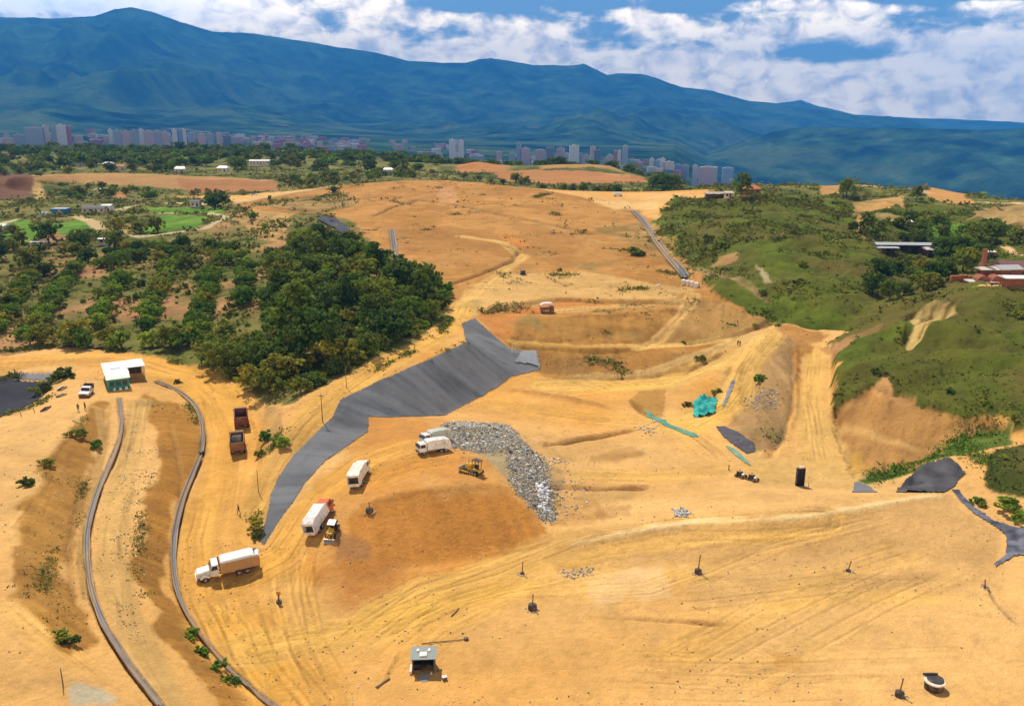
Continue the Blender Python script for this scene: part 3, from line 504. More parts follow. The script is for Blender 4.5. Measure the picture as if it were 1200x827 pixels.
def mesh_grid(name, X, Y, Z, colr=None, keep=None):
    nu, nt = X.shape
    v = np.stack([X, Y, Z], -1).reshape(-1, 3).astype(np.float32)
    idx = np.arange(nu * nt).reshape(nu, nt)
    f = np.stack([idx[:-1, :-1], idx[:-1, 1:], idx[1:, 1:], idx[1:, :-1]], -1).reshape(-1, 4)
    col = colr.reshape(-1, colr.shape[-1]) if colr is not None else None
    if keep is not None:
        kf = (keep[:-1, :-1] & keep[:-1, 1:] & keep[1:, 1:] & keep[1:, :-1]).reshape(-1); f = f[kf]
        used = np.unique(f); mp = np.zeros(nu * nt, int); mp[used] = np.arange(len(used)); f = mp[f]; v = v[used]
        if col is not None: col = col[used]
    return mesh_np(name, v, f, col, True)
def mesh_np(name, v, f, col=None, smooth=False):
    me = bpy.data.meshes.new(name); k = f.shape[1]
    me.vertices.add(len(v)); me.vertices.foreach_set('co', np.ascontiguousarray(v, np.float32).ravel())
    me.loops.add(len(f) * k); me.loops.foreach_set('vertex_index', np.ascontiguousarray(f, np.int32).ravel())
    me.polygons.add(len(f)); me.polygons.foreach_set('loop_start', np.arange(0, len(f) * k, k, dtype=np.int32)); me.polygons.foreach_set('loop_total', np.full(len(f), k, np.int32))
    if smooth: me.polygons.foreach_set('use_smooth', np.ones(len(f), bool))
    if col is not None:
        a = me.attributes.new('Col', 'FLOAT_COLOR', 'POINT'); cc = np.ones((len(v), 4), np.float32); cc[:, :3] = np.clip(col[:, :3], 0, 1); a.data.foreach_set('color', cc.ravel())
    me.update(calc_edges=True)
    return me
def link(name, me, mat=None, parent=None, **props):
    o = bpy.data.objects.new(name, me); COL.objects.link(o)
    if mat is not None: o.data.materials.append(mat)
    if parent is not None: o.parent = parent
    for k, v in props.items():
        if v is not None: o[k] = v
    return o
MATS = {}
def mat(name, base=(.5, .5, .5), rough=.8, metal=0.0, var=.12, scale=3.0, attr=False, bump=0.0, bscale=8.0, spec=.3, trans=0.0, dirt_=0.0, tint=0.0, fine=0.0):
    """procedural paint / soil / leaf: base colour broken up by noise, optional attribute colour and bump"""
    if name in MATS: return MATS[name]
    m = bpy.data.materials.new(name); m.use_nodes = True; N = NT(m.node_tree)
    g = N.add('ShaderNodeNewGeometry').outputs['Position'] if attr else N.add('ShaderNodeTexCoord').outputs['Object']
    c = N.add('ShaderNodeAttribute', attribute_name='Col').outputs['Color'] if attr else (*base, 1)
    if var:
        n1 = N.noise(g, scale, 6, .62); n2 = N.noise(g, scale * .13, 3, .5)
        f = N.math('MULTIPLY_ADD', n1, 2 * var, 1 - var)
        if fine: f = N.math('MULTIPLY', f, N.math('MULTIPLY_ADD', N.noise(g, fine, 4, .7), .55, .725))
        f = N.math('MULTIPLY', f, N.math('MULTIPLY_ADD', n2, 1.2 * var, 1 - .6 * var))
        mv = N.add('ShaderNodeCombineXYZ', ins={0: f, 1: f, 2: f}).outputs[0]; c = N.mixc(1.0, c, mv, 'MULTIPLY')
    if dirt_: c = N.mixc(N.math('MULTIPLY', N.ramp(N.noise(g, 1.3, 5, .6), .42, .7), dirt_), c, (.42, .23, .085, 1))
    if tint:
        oi = N.add('ShaderNodeObjectInfo').outputs['Random']; k = N.math('MULTIPLY_ADD', oi, tint, 1 - tint * .5)
        c = N.mixc(1.0, c, N.add('ShaderNodeCombineXYZ', ins={0: N.math('MULTIPLY', k, N.math('MULTIPLY_ADD', oi, .5, .75)), 1: k, 2: k}).outputs[0], 'MULTIPLY')
    b = N.add('ShaderNodeBsdfPrincipled', ins={'Base Color': c, 'Roughness': rough, 'Metallic': metal, 'Specular IOR Level': spec})
    if bump:
        bn = N.noise(g, bscale, 6, .65)
        N.l.new(N.add('ShaderNodeBump', ins={'Strength': 1.0, 'Distance': bump, 'Height': bn}).outputs[0], b.inputs['Normal'])
    sh = b.outputs[0]
    if trans:
        tl = N.add('ShaderNodeBsdfTranslucent', ins={'Color': c}); sh = N.add('ShaderNodeMixShader', ins={0: trans, 1: sh, 2: tl.outputs[0]}).outputs[0]
    N.add('ShaderNodeOutputMaterial', ins={0: sh})
    MATS[name] = m; return m
ground_mat = mat('soil_and_grass', attr=True, rough=.96, var=.18, scale=.9, bump=.3, bscale=1.4, spec=.1, fine=4.5)
ground = link('ground', mesh_grid('ground', GX, GY, GZ, C), ground_mat, kind='structure')

def lcol(m, a, b, n): t = np.clip(n * .5 + .5, 0, 1)[..., None]; return np.array(a) * (1 - t) + np.array(b) * t
def drape(name, pts, colr, up, label, cat, material, warp=.15, world=False, **kw):
    m = pmask(pts, warp, 0, world) > .5
    Z = GZ + up * .35
    return link(name, mesh_grid(name, GX, GY, Z + (kw.get('relief') if kw.get('relief') is not None else 0), colr, m), material, label=label, category=cat)
liner_mat = mat('geomembrane', attr=True, rough=.85, var=.14, scale=.8, bump=.05, bscale=2.0, spec=.10)
# fall-line direction of the big liner, strips and folds run along it
ax, ay = at(470, 440); bx, by = at(520, 480); dx, dy = bx - ax, by - ay; nn = math.hypot(dx, dy); dx /= nn; dy /= nn
acr = -GX * dy + GY * dx; alg = GX * dx + GY * dy
strip = vnoise(np.floor(acr / 2.2), acr * 0, 3) - .5; fold = fbm(acr + fbm(GX, GY, 12, 2, 7) * .8, alg * .12, 1.6, 4, 71); seam = np.exp(-((np.mod(acr, 6.6) - 3.3) / .16) ** 2)
dust = np.clip(fbm(acr, alg * .2, 9, 4, 72) * 1.4 + .2, 0, 1)
wide = fbm(acr, alg * .1, 7, 3, 75); lc = lcol(None, (.075, .077, .083), (.165, .168, .175), fold * 1.0 + strip * .5 + wide * 1.6 + fbm(GX, GY, 4, 4, 76) * .8) * (1 - .25 * seam[..., None]); lc = lc * (1 - .4 * dust[..., None]) + np.array((.21, .20, .185)) * (.4 * dust[..., None])
liner_m = pmask(LINERP, .2, 2)
big_liner = drape('geomembrane_liner', LINERP, lc, .30, 'large dark grey plastic liner covering the slope from the road down to the pit', 'liner sheet', liner_mat, .18, relief=fold * .10 + seam * .07)
d1 = lcol(None, (.022, .022, .028), (.045, .042, .05), n_fine)
# lined basin at far left, its pale far bank and other liner pieces
drape('basin_liner', [(-90, 440), (0, 440), (20, 438), (24, 446), (62, 447), (62, 455), (44, 470), (20, 482), (0, 489), (-60, 502), (-90, 500)], d1, .35, 'black lined basin at the left edge beside the loop road', 'liner sheet', liner_mat)
drape('basin_liner', [(20, 437), (70, 436), (75, 443), (62, 447), (24, 446)], lcol(None, (.26, .26, .28), (.33, .33, .34), n_fine), .34, 'pale grey lining strip along the far bank of the black basin', 'liner sheet', liner_mat)
drape('slope_liner', [(1050, 577), (1062, 562), (1080, 545), (1108, 536), (1122, 546), (1132, 556), (1116, 575), (1108, 578)], np.where((fbm(GX * 2.2 + GY * .6, GY * .3, 5, 4, 19) > .34)[..., None], np.array((.30, .20, .10)), lcol(None, (.038, .036, .04), (.10, .095, .098), fbm(GX * 2, GY, 3, 4, 9) * 1.6)), .3, 'dark liner sheet on the bank behind the right end of the crest track', 'liner sheet', liner_mat, .25, relief=.5 * np.abs(fbm(GX * 2, GY * .5, 3, 3, 9)))
drape('slope_liner', [(998, 577), (1002, 564), (1012, 566), (1022, 571), (1030, 577)], lcol(None, (.12, .12, .13), (.2, .2, .21), n_fine), .25, 'small grey liner patch beside the green grass strip behind the crest', 'liner sheet', liner_mat)
drape('ditch_liner', [(1113, 572), (1124, 574), (1140, 592), (1165, 610), (1185, 616), (1215, 622), (1215, 650), (1190, 652), (1166, 666), (1164, 660), (1178, 650), (1178, 628), (1166, 618), (1140, 602), (1122, 584)], lcol(None, (.05, .05, .065), (.17, .17, .20), fold + n_tiny * 1.5), .22, 'crumpled grey liner following the ditch at the right edge of the pad', 'liner sheet', liner_mat, .05, relief=np.abs(n_tiny) * .3)
drape('pond_liner', [(838, 500), (850, 499), (868, 508), (884, 520), (886, 530), (874, 533), (858, 522), (845, 510)], lcol(None, (.06, .055, .06), (.12, .11, .12), n_tiny), .22, 'dark crumpled liner beside the teal netting pile on the pit floor', 'liner sheet', liner_mat, relief=np.abs(n_tiny) * .3)
drape('pond_liner', [(846, 476), (850, 462), (856, 446), (862, 444), (858, 458), (850, 478)], lcol(None, (.12, .12, .14), (.28, .28, .3), n_tiny), .25, 'narrow grey liner strip above the teal netting pile', 'liner sheet', liner_mat, relief=np.abs(n_tiny) * .25)
drape('slope_liner', [(368, 258), (380, 254), (396, 258), (410, 270), (412, 280), (402, 276), (386, 266)], lcol(None, (.05, .05, .065), (.08, .08, .1), n_fine), 2.2, 'dark blue grey liner patch on the wooded bank', 'liner sheet', liner_mat)

# gutters: a U-shaped lining set into the cut trench
def channel(nm, pts, wd, c, lab):
    w = wpoly(pts, False); q = [w[0]]
    for p in w[1:]:
        if np.hypot(*(p - q[-1])) > .5: q.append(p)
    w = np.array(q)
    for _ in range(2): w[1:-1] = (w[:-2] + w[2:] + 2 * w[1:-1]) / 4
    tg = np.gradient(w, axis=0); tg /= np.linalg.norm(tg, axis=1)[:, None]; nr = np.stack([tg[:, 1], -tg[:, 0]], 1)
    prof = [(-.92, -.55), (-.90, .03), (-.64, -.01), (-.52, -.24), (0, -.27), (.52, -.24), (.64, -.01), (.90, .03), (.92, -.55)]
    V = []; Cc = []
    base = samp(GZ0, w[:, 0], w[:, 1])
    for _ in range(4): base[1:-1] = (base[:-2] + base[2:] + 2 * base[1:-1]) / 4
    for k in range(len(w)):
        for a, z in prof:
            jit = .09 * math.sin(k * 1.7 + a * 9) + .10 * math.sin(k * .61 + a * 5) + .06 * random.uniform(-1, 1)
            x_ = w[k, 0] + nr[k, 0] * a * wd * .64 * (1 + jit); y_ = w[k, 1] + nr[k, 1] * a * wd * .64 * (1 + jit); rim = abs(a) >= .5
            zz = float(samp(GZ0, np.array([x_]), np.array([y_]))[0]) + (.05 + .03 * math.sin(k * .23) if z > 0 else z) if rim else base[k] + z * min(1, wd * 1.1) - .06
            V.append((x_, y_, zz + jit * .15))
            s = .85 + .3 * random.random(); q = abs(a); s *= .55 if .45 < q < .55 else 1.0; so = (.42, .26, .11) if (q > .6 or (q < .1 and math.sin(k * .37) + math.sin(k * .11) > 1.1)) else c; mxs = .45 + .4 * random.random() if so is not c else 0  # side walls darkened: shade put into the colour so the gutter reads as sunk
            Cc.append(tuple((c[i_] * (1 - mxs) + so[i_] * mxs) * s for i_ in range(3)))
    n = len(prof); f = [(k * n + j, k * n + j + 1, (k + 1) * n + j + 1, (k + 1) * n + j) for k in range(len(w) - 1) for j in range(n - 1)]
    link(nm, mesh_np(nm, np.array(V), np.array(f), np.array(Cc)), mat('gutter_concrete', attr=True, rough=.85, var=.2, scale=2.2, bump=.05, bscale=5), label=lab, category='drain')
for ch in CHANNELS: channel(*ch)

# ------------------------------------------------------------------ valley floor, mountains
def elev_of(px, py):
    d = rays(px, py); return math.atan2(d[0], d[1]), math.atan2(d[2], math.hypot(d[0], d[1]))
def profile(pts, r):
    a = np.array([elev_of(*p) for p in pts]); return a[:, 0], CAM_H + r * np.tan(a[:, 1])
MT = np.linspace(R(-46), R(46), 1250); MRr = np.exp(np.linspace(math.log(2150), math.log(22000), 460))
MX = MRr[:, None] * np.sin(MT)[None]; MY = MRr[:, None] * np.cos(MT)[None]; MR2 = np.repeat(MRr[:, None], len(MT), 1); MA = np.repeat(MT[None], len(MRr), 0)
floor = np.interp(MA, [R(-46), R(-28), R(-18), R(-8), R(0), R(10.5), R(16), R(46)], [-15, -25, -40, -75, -115, -130, -420, -430]) - (MR2 < 2400) * 0
def ridged(x, y, wl, o, s):
    t = np.zeros_like(x); a = 1.0; tot = 0; pr = 1.0
    for k in range(o):
        v = 1 - np.abs(vnoise(x / wl * 2.05 ** k + 7.7 * k, y / wl * 2.05 ** k - 3.1 * k, s + k) * 2 - 1); v = v * v * pr
        t += a * v; tot += a; a *= .52; pr = np.clip(v * 1.8, 0, 1)
    return t / tot
def range_(pts, rc, r0, rb, power, rough, s):
    pa, pz = profile(pts, rc); top = np.interp(MA, pa, pz)
    q = np.clip((MR2 - r0) / (rc - r0), 0, 1); h = q ** power
    back = np.clip((MR2 - rc) / (rb - rc), 0, 1); env = np.where(MR2 <= rc, h, 1 - .7 * back)
    spur = ridged(MX + 300 * fbm(MX, MY, 2600, 3, s), MY * .55, 2100, 6, s) - .52; fine = fbm(MX, MY, 600, 5, s + 3)
    mid = 4 * np.clip(q * (1 - q), 0, .25) * (MR2 <= rc)
    z = floor + (top - floor) * env + rough * (top - floor) * mid * (spur * 1.1 + .22 * (ridged(MX + 120 * fine, MY * .7, 780, 5, s + 7) - .5)) + (top - floor) * .014 * fine * np.clip(q, 0, 1)
    return np.where(MR2 < r0, -1e4, z)
RID1 = [(-600, 60), (-300, 24), (0, 20), (60, 21), (110, 18), (135, 11), (155, 9), (178, 13), (210, 25), (250, 37), (285, 38), (330, 44), (370, 51), (400, 56), (440, 62), (480, 71), (520, 74), (545, 74), (560, 70), (575, 68), (600, 72), (625, 77), (650, 76), (672, 77), (684, 75), (700, 82), (712, 88), (722, 86), (742, 86), (755, 87), (775, 93), (800, 102), (835, 106), (860, 113), (880, 119), (905, 121), (930, 125), (960, 128), (985, 132), (1010, 136), (1040, 136), (1065, 139), (1090, 150), (1150, 160), (1800, 200)]
RID2 = [(-600, 160), (240, 60), (262, 37), (285, 37), (330, 46), (500, 110), (860, 130), (900, 122), (925, 119), (938, 117), (955, 123), (1000, 134), (1060, 138), (1100, 139), (1150, 141), (1200, 144), (1320, 148), (1800, 150)]
RID3 = [(-600, 230), (700, 215), (760, 200), (820, 186), (850, 174), (880, 163), (905, 155), (930, 150), (960, 149), (1000, 151), (1040, 149), (1100, 151), (1150, 152), (1200, 150), (1400, 152), (1800, 150)]
H = np.maximum(floor, range_(RID1, 14000, 6500, 18500, 1.2, .46, 101)); H = np.maximum(H, range_(RID2, 19500, 13500, 24000, 1.1, .3, 131))
h3 = range_(RID3, 7600, 5700, 13000, .9, .55, 151); h3 = np.where(MA > R(4), h3, -1e4); H = np.maximum(H, h3)
foot = [(-600, 150), (0, 120), (60, 112), (130, 120), (200, 128), (270, 122), (330, 132), (420, 150), (520, 160), (600, 166), (760, 178), (900, 200), (1800, 230)]
H = np.maximum(H, np.where(MA < R(8), range_(foot, 8600, 5800, 14500, .9, .5, 171), -1e4))
H = H + 10 * fbm(MX, MY, 260, 4, 181) * (H > floor + 4)
H = np.minimum(H, np.where(MR2 < 2600, floor + (H - floor) * np.clip((MR2 - 2200) / 400, 0, 1), 1e5))
H[0] -= 12
g1 = fbm(MX, MY, 900, 6, 191)[..., None]; g2 = fbm(MX, MY, 260, 5, 195)[..., None]
MC = np.array((.030, .062, .020)) * (1 + 1.0 * g1 + 1.2 * g2 + 1.0 * fbm(MX, MY, 110, 4, 199)[..., None])
fld = np.clip(g1 * 2.2 + g2 * 2.0 - .42, 0, 1) * np.clip(1.15 - (H - floor)[..., None] / 700, 0, 1); MC = MC * (1 - fld) + np.array((.085, .115, .032)) * fld
scar = np.clip(fbm(MX, MY, 330, 4, 197)[..., None] * 4 - 2.1, 0, 1) * np.clip(1 - (H - floor)[..., None] / 350, 0, 1); MC = MC * (1 - scar) + np.array((.34, .24, .12)) * scar
mount_mat = mat('forested_mountain', attr=True, rough=1.0, var=.75, scale=.016, spec=0.0, bump=30, bscale=.018)
link('mountains', mesh_grid('mountains', MX, MY, H, np.clip(MC, .004, 1)), mount_mat, kind='structure')
def mz(x, y):
    r = math.hypot(x, y); a = math.atan2(x, y); i = (math.log(r) - math.log(2150)) / (math.log(22000 / 2150)) * 459; j = (a - R(-46)) / R(92) * 1249
    return float(H[int(min(max(round(i), 0), 459)), int(min(max(round(j), 0), 1249))])

# ------------------------------------------------------------------ air
HAZE_D, HAZE_C = 8.2e-5, (.05, .33, .95)
def box_mesh(name, x0, x1, y0, y1, z0, z1):
    v = np.array([(x, y, z) for x in (x0, x1) for y in (y0, y1) for z in (z0, z1)]); f = np.array([(0, 1, 3, 2), (4, 6, 7, 5), (0, 4, 5, 1), (2, 3, 7, 6), (0, 2, 6, 4), (1, 5, 7, 3)])
    return mesh_np(name, v, f)
hm = bpy.data.materials.new('haze'); hm.use_nodes = True; N = NT(hm.node_tree)
pv = N.add('ShaderNodeVolumePrincipled', ins={'Color': (*HAZE_C, 1), 'Density': HAZE_D, 'Anisotropy': 0.0})
o_ = N.add('ShaderNodeOutputMaterial'); N.l.new(pv.outputs[0], o_.inputs['Volume'])
link('haze', box_mesh('haze', -17000, 17000, -600, 22600, float(min(H.min(), GZ.min())) - 2, float(H.max()) + 20), hm, kind='stuff')

# ------------------------------------------------------------------ vegetation
leaf_mat = mat('foliage', attr=True, rough=.85, var=.18, scale=.9, spec=.12, trans=.32, tint=.9)
scrub_mat = mat('scrub_leaf', attr=True, rough=.9, var=.2, scale=.5, spec=.08, trans=.2)
bark_mat = mat('bark', (.10, .075, .05), .95, var=.3, scale=4)
def leaf_quads(cen, size, rng, out=None):
    """one small randomly turned quad per centre"""
    n = len(cen); nr = rng.normal(size=(n, 3)) * .55 + np.array([0, 0, .75]) + (0 if out is None else out * .7); nr /= np.linalg.norm(nr, axis=1)[:, None]
    a = rng.normal(size=(n, 3)); a -= nr * (a * nr).sum(1)[:, None]; a /= np.linalg.norm(a, axis=1)[:, None]; b = np.cross(nr, a)
    s = (size * rng.uniform(.6, 1.3, n))[:, None]; a = a * s; b = b * s * rng.uniform(.55, .9, n)[:, None]
    v = np.stack([cen - a - b * .6, cen + a * .35 - b, cen + a + b * .5, cen - a * .4 + b], 1).reshape(-1, 3)
    return v, np.arange(n * 4).reshape(n, 4)
def crown_arrays(rng, rad, ht, base, ncl, nlf, size, colr, flat=.5, lobes=4, gap=.0):
    """leaf clumps round a few uneven limbs; tints differ from clump to clump"""
    V = []; Cc = []
    limb = [(rng.uniform(0, 6.28), rng.uniform(.25, .7) * rad, base + ht * rng.uniform(.30, .85)) for _ in range(lobes)]
    for k in range(ncl):
        a, d, z = limb[k % lobes]; q = rng.normal(size=3) * np.array([.30 * rad, .30 * rad, .22 * ht * flat])
        c = np.array([math.cos(a) * d, math.sin(a) * d, z]) + q
        rr = math.hypot(c[0], c[1]); c[2] -= max(0, rr / rad - .5) * ht * .25; c[2] = min(max(c[2], base * .8), base + ht)
        n = nlf; u = rng.normal(size=(n, 3)); u /= np.linalg.norm(u, axis=1)[:, None]; cr = rad * rng.uniform(.16, .30)
        p = c + u * cr * np.array([1, 1, .7]) * rng.uniform(.55, 1.0, (n, 1))
        v, f = leaf_quads(p, np.full(n, size), rng, u); V.append(v)
        t = rng.uniform(.72, 1.3); hue = rng.uniform(-.12, .16)
        cc = np.array(colr) * t * np.array([1 + hue, 1, 1]); Cc.append(np.repeat(cc[None] * rng.uniform(.85, 1.15, (n, 1)), 4, 0))
    V = np.concatenate(V); Cc = np.concatenate(Cc)
    return V, np.arange(len(V)).reshape(-1, 4), Cc, limb
def tube(p0, p1, r0, r1, n=6):
    p0 = np.array(p0, float); p1 = np.array(p1, float); d = p1 - p0; d /= np.linalg.norm(d)
    a = np.cross(d, (0.3, .9, .2)); a /= np.linalg.norm(a); b = np.cross(d, a); ang = np.arange(n) / n * 6.2832
    c = np.cos(ang)[:, None] * a + np.sin(ang)[:, None] * b
    v = np.concatenate([p0 + c * r0, p1 + c * r1]); f = np.array([(k, (k + 1) % n, n + (k + 1) % n, n + k) for k in range(n)])
    return v, f
def trunk_mesh(limb, base, rad, name):
    V = []; F = []; o = 0
    def addt(*a):
        nonlocal o
        v, f = tube(*a); V.append(v); F.append(f + o); o += len(v)
    t = max(.12, rad * .06); addt((0, 0, -.6), (0, 0, base * .6), t * 1.3, t); addt((0, 0, base * .6), (.05, 0, base * 1.1), t, t * .7)
    for a, d, z in limb[:4]: addt((0, 0, base * .7), (math.cos(a) * d * .8, math.sin(a) * d * .8, z * .92), t * .65, t * .2)
    return mesh_np(name, np.concatenate(V), np.concatenate(F), None, True)
DARK, MIDG, OLIV, LITE, DRYB = (.115, .165, .015), (.120, .190, .012), (.160, .175, .016), (.15, .24, .016), (.21, .165, .045)
TREES = {}
def proto(key, rad, ht, base, ncl, nlf, size, colr, flat, lobes, seed):
    rng = np.random.default_rng(seed); v, f, c, limb = crown_arrays(rng, rad, ht, base, ncl, nlf, size, colr, flat, lobes)
    TREES[key] = (mesh_np('crown_' + key, v, f, c), trunk_mesh(limb, base, rad, 'trunk_' + key))
for s in range(3):
    proto('round%d' % s, 4.0, 4.6, 1.2, 76, 26, .33, DARK, 1.0, 6, 30 + s)
    proto('umbrella%d' % s, 4.2, 2.6, 1.6, 74, 24, .31, MIDG, .8, 7, 40 + s)
    proto('olive%d' % s, 3.6, 3.6, 1.1, 64, 24, .31, OLIV, 1.0, 6, 50 + s)
    proto('tall%d' % s, 3.2, 7.5, 1.6, 76, 24, .34, DARK, 1.1, 7, 60 + s)
    proto('light%d' % s, 3.0, 3.2, .7, 54, 24, .30, LITE, 1.0, 5, 70 + s)
    proto('dry%d' % s, 2.6, 2.8, .9, 30, 14, .30, DRYB, 1.0, 5, 80 + s)
BUSH = {}
for s in range(3):
    for key, colr in (('green', LITE), ('dark', DARK), ('olive', OLIV)):
        rng = np.random.default_rng(90 + s); v, f, c, limb = crown_arrays(rng, 1.0, .95, .12, 26, 20, .15, colr, 1.0, 6)
        BUSH[key + str(s)] = mesh_np('bush_' + key, v, f, c)
ntree = 0
def tree(x, y, kind, sc, label, group=None, name='tree', z=None):
    global ntree
    key = kind + str(random.randrange(3)); cm, tm = TREES[key]
    e = bpy.data.objects.new(name, None); COL.objects.link(e); e.location = (x, y, gz(x, y) if z is None else z); e.rotation_euler = (0, 0, random.uniform(0, 6.28))
    e.scale = (sc * random.uniform(.88, 1.12), sc * random.uniform(.88, 1.12), sc * random.uniform(.85, 1.2)); e['label'] = label; e['category'] = 'tree'
    if group: e['group'] = group
    link('crown', cm, None, e); link('trunk', tm, None, e)
    if not cm.materials: cm.materials.append(leaf_mat)
    if not tm.materials: tm.materials.append(bark_mat)
    ntree += 1; return e
def bush(px, py, key, sc, label, group=None, flat=1.0, xy=None):
    x, y = xy or at(px, py); m = BUSH[key + str(random.randrange(3))]
    if not m.materials: m.materials.append(leaf_mat)
    o = link('bush', m, None, None, label=label, category='bush', group=group); o.location = (x, y, gz(x, y) - .08); o.rotation_euler = (0, 0, random.uniform(0, 6.28)); o.scale = (sc, sc * random.uniform(.8, 1.2), sc * flat)
    return o
def fill(pts, gap, nmax, rng, world=False):
    """scattered points inside an area, at least gap apart"""
    poly = np.array(pts) if world else wpoly(pts); lo = poly.min(0); hi = poly.max(0); out = []
    cand = rng.uniform(lo, hi, (6000, 2)); cand = cand[inside(poly, cand[:, 0], cand[:, 1])]
    for c in cand:
        if len(out) >= nmax: break
        if all((c[0] - o[0]) ** 2 + (c[1] - o[1]) ** 2 > gap * gap for o in out): out.append(c)
    return [(float(a), float(b)) for a, b in out]
def rowpts(a, b, gap, jit=.7):
    p = np.array(at(*a)); q = np.array(at(*b)); n = max(2, int(np.hypot(*(q - p)) / gap)); return [(float(p[0] + (q[0] - p[0]) * (k + .5) / n + random.uniform(-jit, jit)), float(p[1] + (q[1] - p[1]) * (k + .5) / n + random.uniform(-jit, jit))) for k in range(n)]
G_W, L_W = 'trees of the dense wood beside the liner road', 'dark leafy tree in the dense wood above the liner road'
for x, y in fill([(325, 455), (366, 446), (434, 412), (486, 386), (508, 368), (519, 352), (505, 328), (470, 308), (435, 297), (400, 282), (352, 276), (326, 310), (312, 345), (318, 392), (330, 420)], 5.6, 68, RNG):
    k = random.choice(['round', 'round', 'olive', 'umbrella', 'light', 'tall', 'olive'])
    tree(x, y, k, random.uniform(.75, 1.3), L_W if k in ('round', 'tall') else 'smaller mid green tree in the dense wood above the liner road', G_W)
for a, b in (((340, 468), (376, 446)), ((384, 441), (436, 414)), ((442, 410), (510, 370)), ((516, 364), (523, 342))):
    for x, y in rowpts(a, b, 4.2, .8): tree(x, y, random.choice(['light', 'olive', 'round']), random.uniform(.5, .8), 'low bushy tree at the edge of the wood along the liner road', 'edge trees along the liner road')
tree(*at(350, 412), 'tall', 1.5, 'big tall dark tree with the largest crown at the left edge of the dense wood', G_W)
tree(*at(375, 425), 'round', 1.6, 'broad dark tree right beside the lamp post at the wood edge', G_W)
G_R = 'trees of the planted rows in the grove'
for a, b in (((-5, 392), (38, 325)), ((34, 398), (92, 312)), ((112, 388), (142, 326)), ((168, 388), (200, 312)), ((228, 405), (250, 318)), ((284, 362), (292, 312))):
    for x, y in rowpts(a, b, 3.5, .4): tree(x, y, random.choice(['umbrella', 'umbrella', 'light', 'light', 'olive']), random.uniform(.66, .92), 'low spreading green tree in a planted row of the grove', G_R)
for x, y in rowpts((20, 404), (232, 406), 4.6, 1.6): tree(x, y, random.choice(['umbrella', 'olive', 'light']), random.uniform(.8, 1.15), 'low bushy tree of the hedge along the near side of the grove', 'hedge trees along the loop road side of the grove')
for x, y in fill([(236, 412), (270, 402), (318, 425), (322, 468), (290, 455), (262, 440)], 4.2, 13, RNG): tree(x, y, random.choice(['olive', 'round', 'light']), random.uniform(.6, .95), 'scrubby green tree on the bank above the bend of the loop road', 'trees on the bank above the bend')
for x, y in fill([(90, 306), (160, 294), (292, 292), (300, 312), (200, 314), (120, 318)], 6.2, 26, RNG): tree(x, y, random.choice(['umbrella', 'olive', 'umbrella', 'round']), random.uniform(.8, 1.15), 'spreading tree in the belt between the grove rows and the lawns', 'tree belt behind the grove rows')
for x, y in fill([(-40, 320), (0, 272), (60, 285), (120, 280), (150, 288), (90, 300), (60, 330)], 7, 18, RNG): tree(x, y, random.choice(['round', 'olive', 'round']), random.uniform(.8, 1.2), 'dark tree at the left edge between the lawns and the grove', 'trees at the left edge of the park')
for x, y in rowpts((128, 275), (196, 271), 7.5, 1.2): tree(x, y, 'olive', 1.15, 'olive brown tree in the clump beside the bright lawn loop', 'clump beside the lawn loop')
for px, py, k, s in ((252, 246, 'round', 1.5), (244, 240, 'tall', .9)): tree(*at(px, py), k, s, 'tree at the bend of the pale path beside the lawn', 'trees at the path bend')
tree(*at(297, 258), 'light', .8, 'lone round green tree on the bare bank next to the path')
tree(*at(312, 270), 'light', .7, 'lone small green tree low on the bare bank')
tree(*at(392, 226), 'olive', .9, 'low tree on the grassy slope of the dome under the far road')
FAR = []
def ftree(x, y, kind, sc, *a): FAR.append((x, y, kind, sc))
G_B = 'bushy trees of the flat below the cut bank'
for x, y in fill([(55, 234), (60, 217), (130, 219), (190, 222), (186, 234), (120, 236)], 9, 20, RNG): ftree(x, y, random.choice(['olive', 'light', 'dry', 'umbrella']), random.uniform(.8, 1.3), 'low bushy tree on the flat in front of the long cut bank', G_B)
for x, y in fill([(200, 232), (250, 232), (268, 230), (240, 226)], 9, 6, RNG): ftree(x, y, 'dry', random.uniform(.9, 1.3), 'thin brownish tree in front of the end of the cut bank', 'thin trees before the cut bank')
for x, y in fill([(325, 226), (410, 213), (480, 208), (540, 204), (420, 204), (330, 212)], 9, 26, RNG): ftree(x, y, random.choice(['olive', 'dry', 'olive', 'light']), random.uniform(1.0, 1.5), 'scrubby tree behind the far road and the top of the dome', 'scrub trees behind the dome top')
for px, py, s in ((545, 209, .9), (562, 212, .7), (575, 213, .7), (590, 214, .6), (604, 212, 1.2), (615, 213, 1.2), (636, 217, 1), (660, 219, 1), (672, 220, 1.1), (684, 221, 1.1), (700, 221, 1.2), (712, 222, 1.2), (722, 223, 1.0), (742, 224, .9), (760, 226, .9), (778, 226, 1.0)):
    x, y = un(px, py + 6, 6.5); tree(float(x), float(y), random.choice(['round', 'olive']), s, 'rounded bush tree in the line between the dome and the clay workings', 'tree line behind the dome')
for x, y in fill([(776, 222), (800, 226), (850, 222), (930, 220), (1010, 220), (930, 214), (860, 214), (800, 214)], 8, 26, RNG): ftree(x, y, random.choice(['round', 'olive', 'light', 'round']), random.uniform(.8, 1.3), 'tree along the top of the first green hill', 'trees along the top of the first green hill')
for px, py, s in ((776, 224, 2.0), (790, 222, 1.6), (806, 216, 1.7), (766, 220, 1.4)): tree(*at(px, py), 'round', s, 'big dark tree at the left end of the first green hill', 'big dark trees left of the hill top')
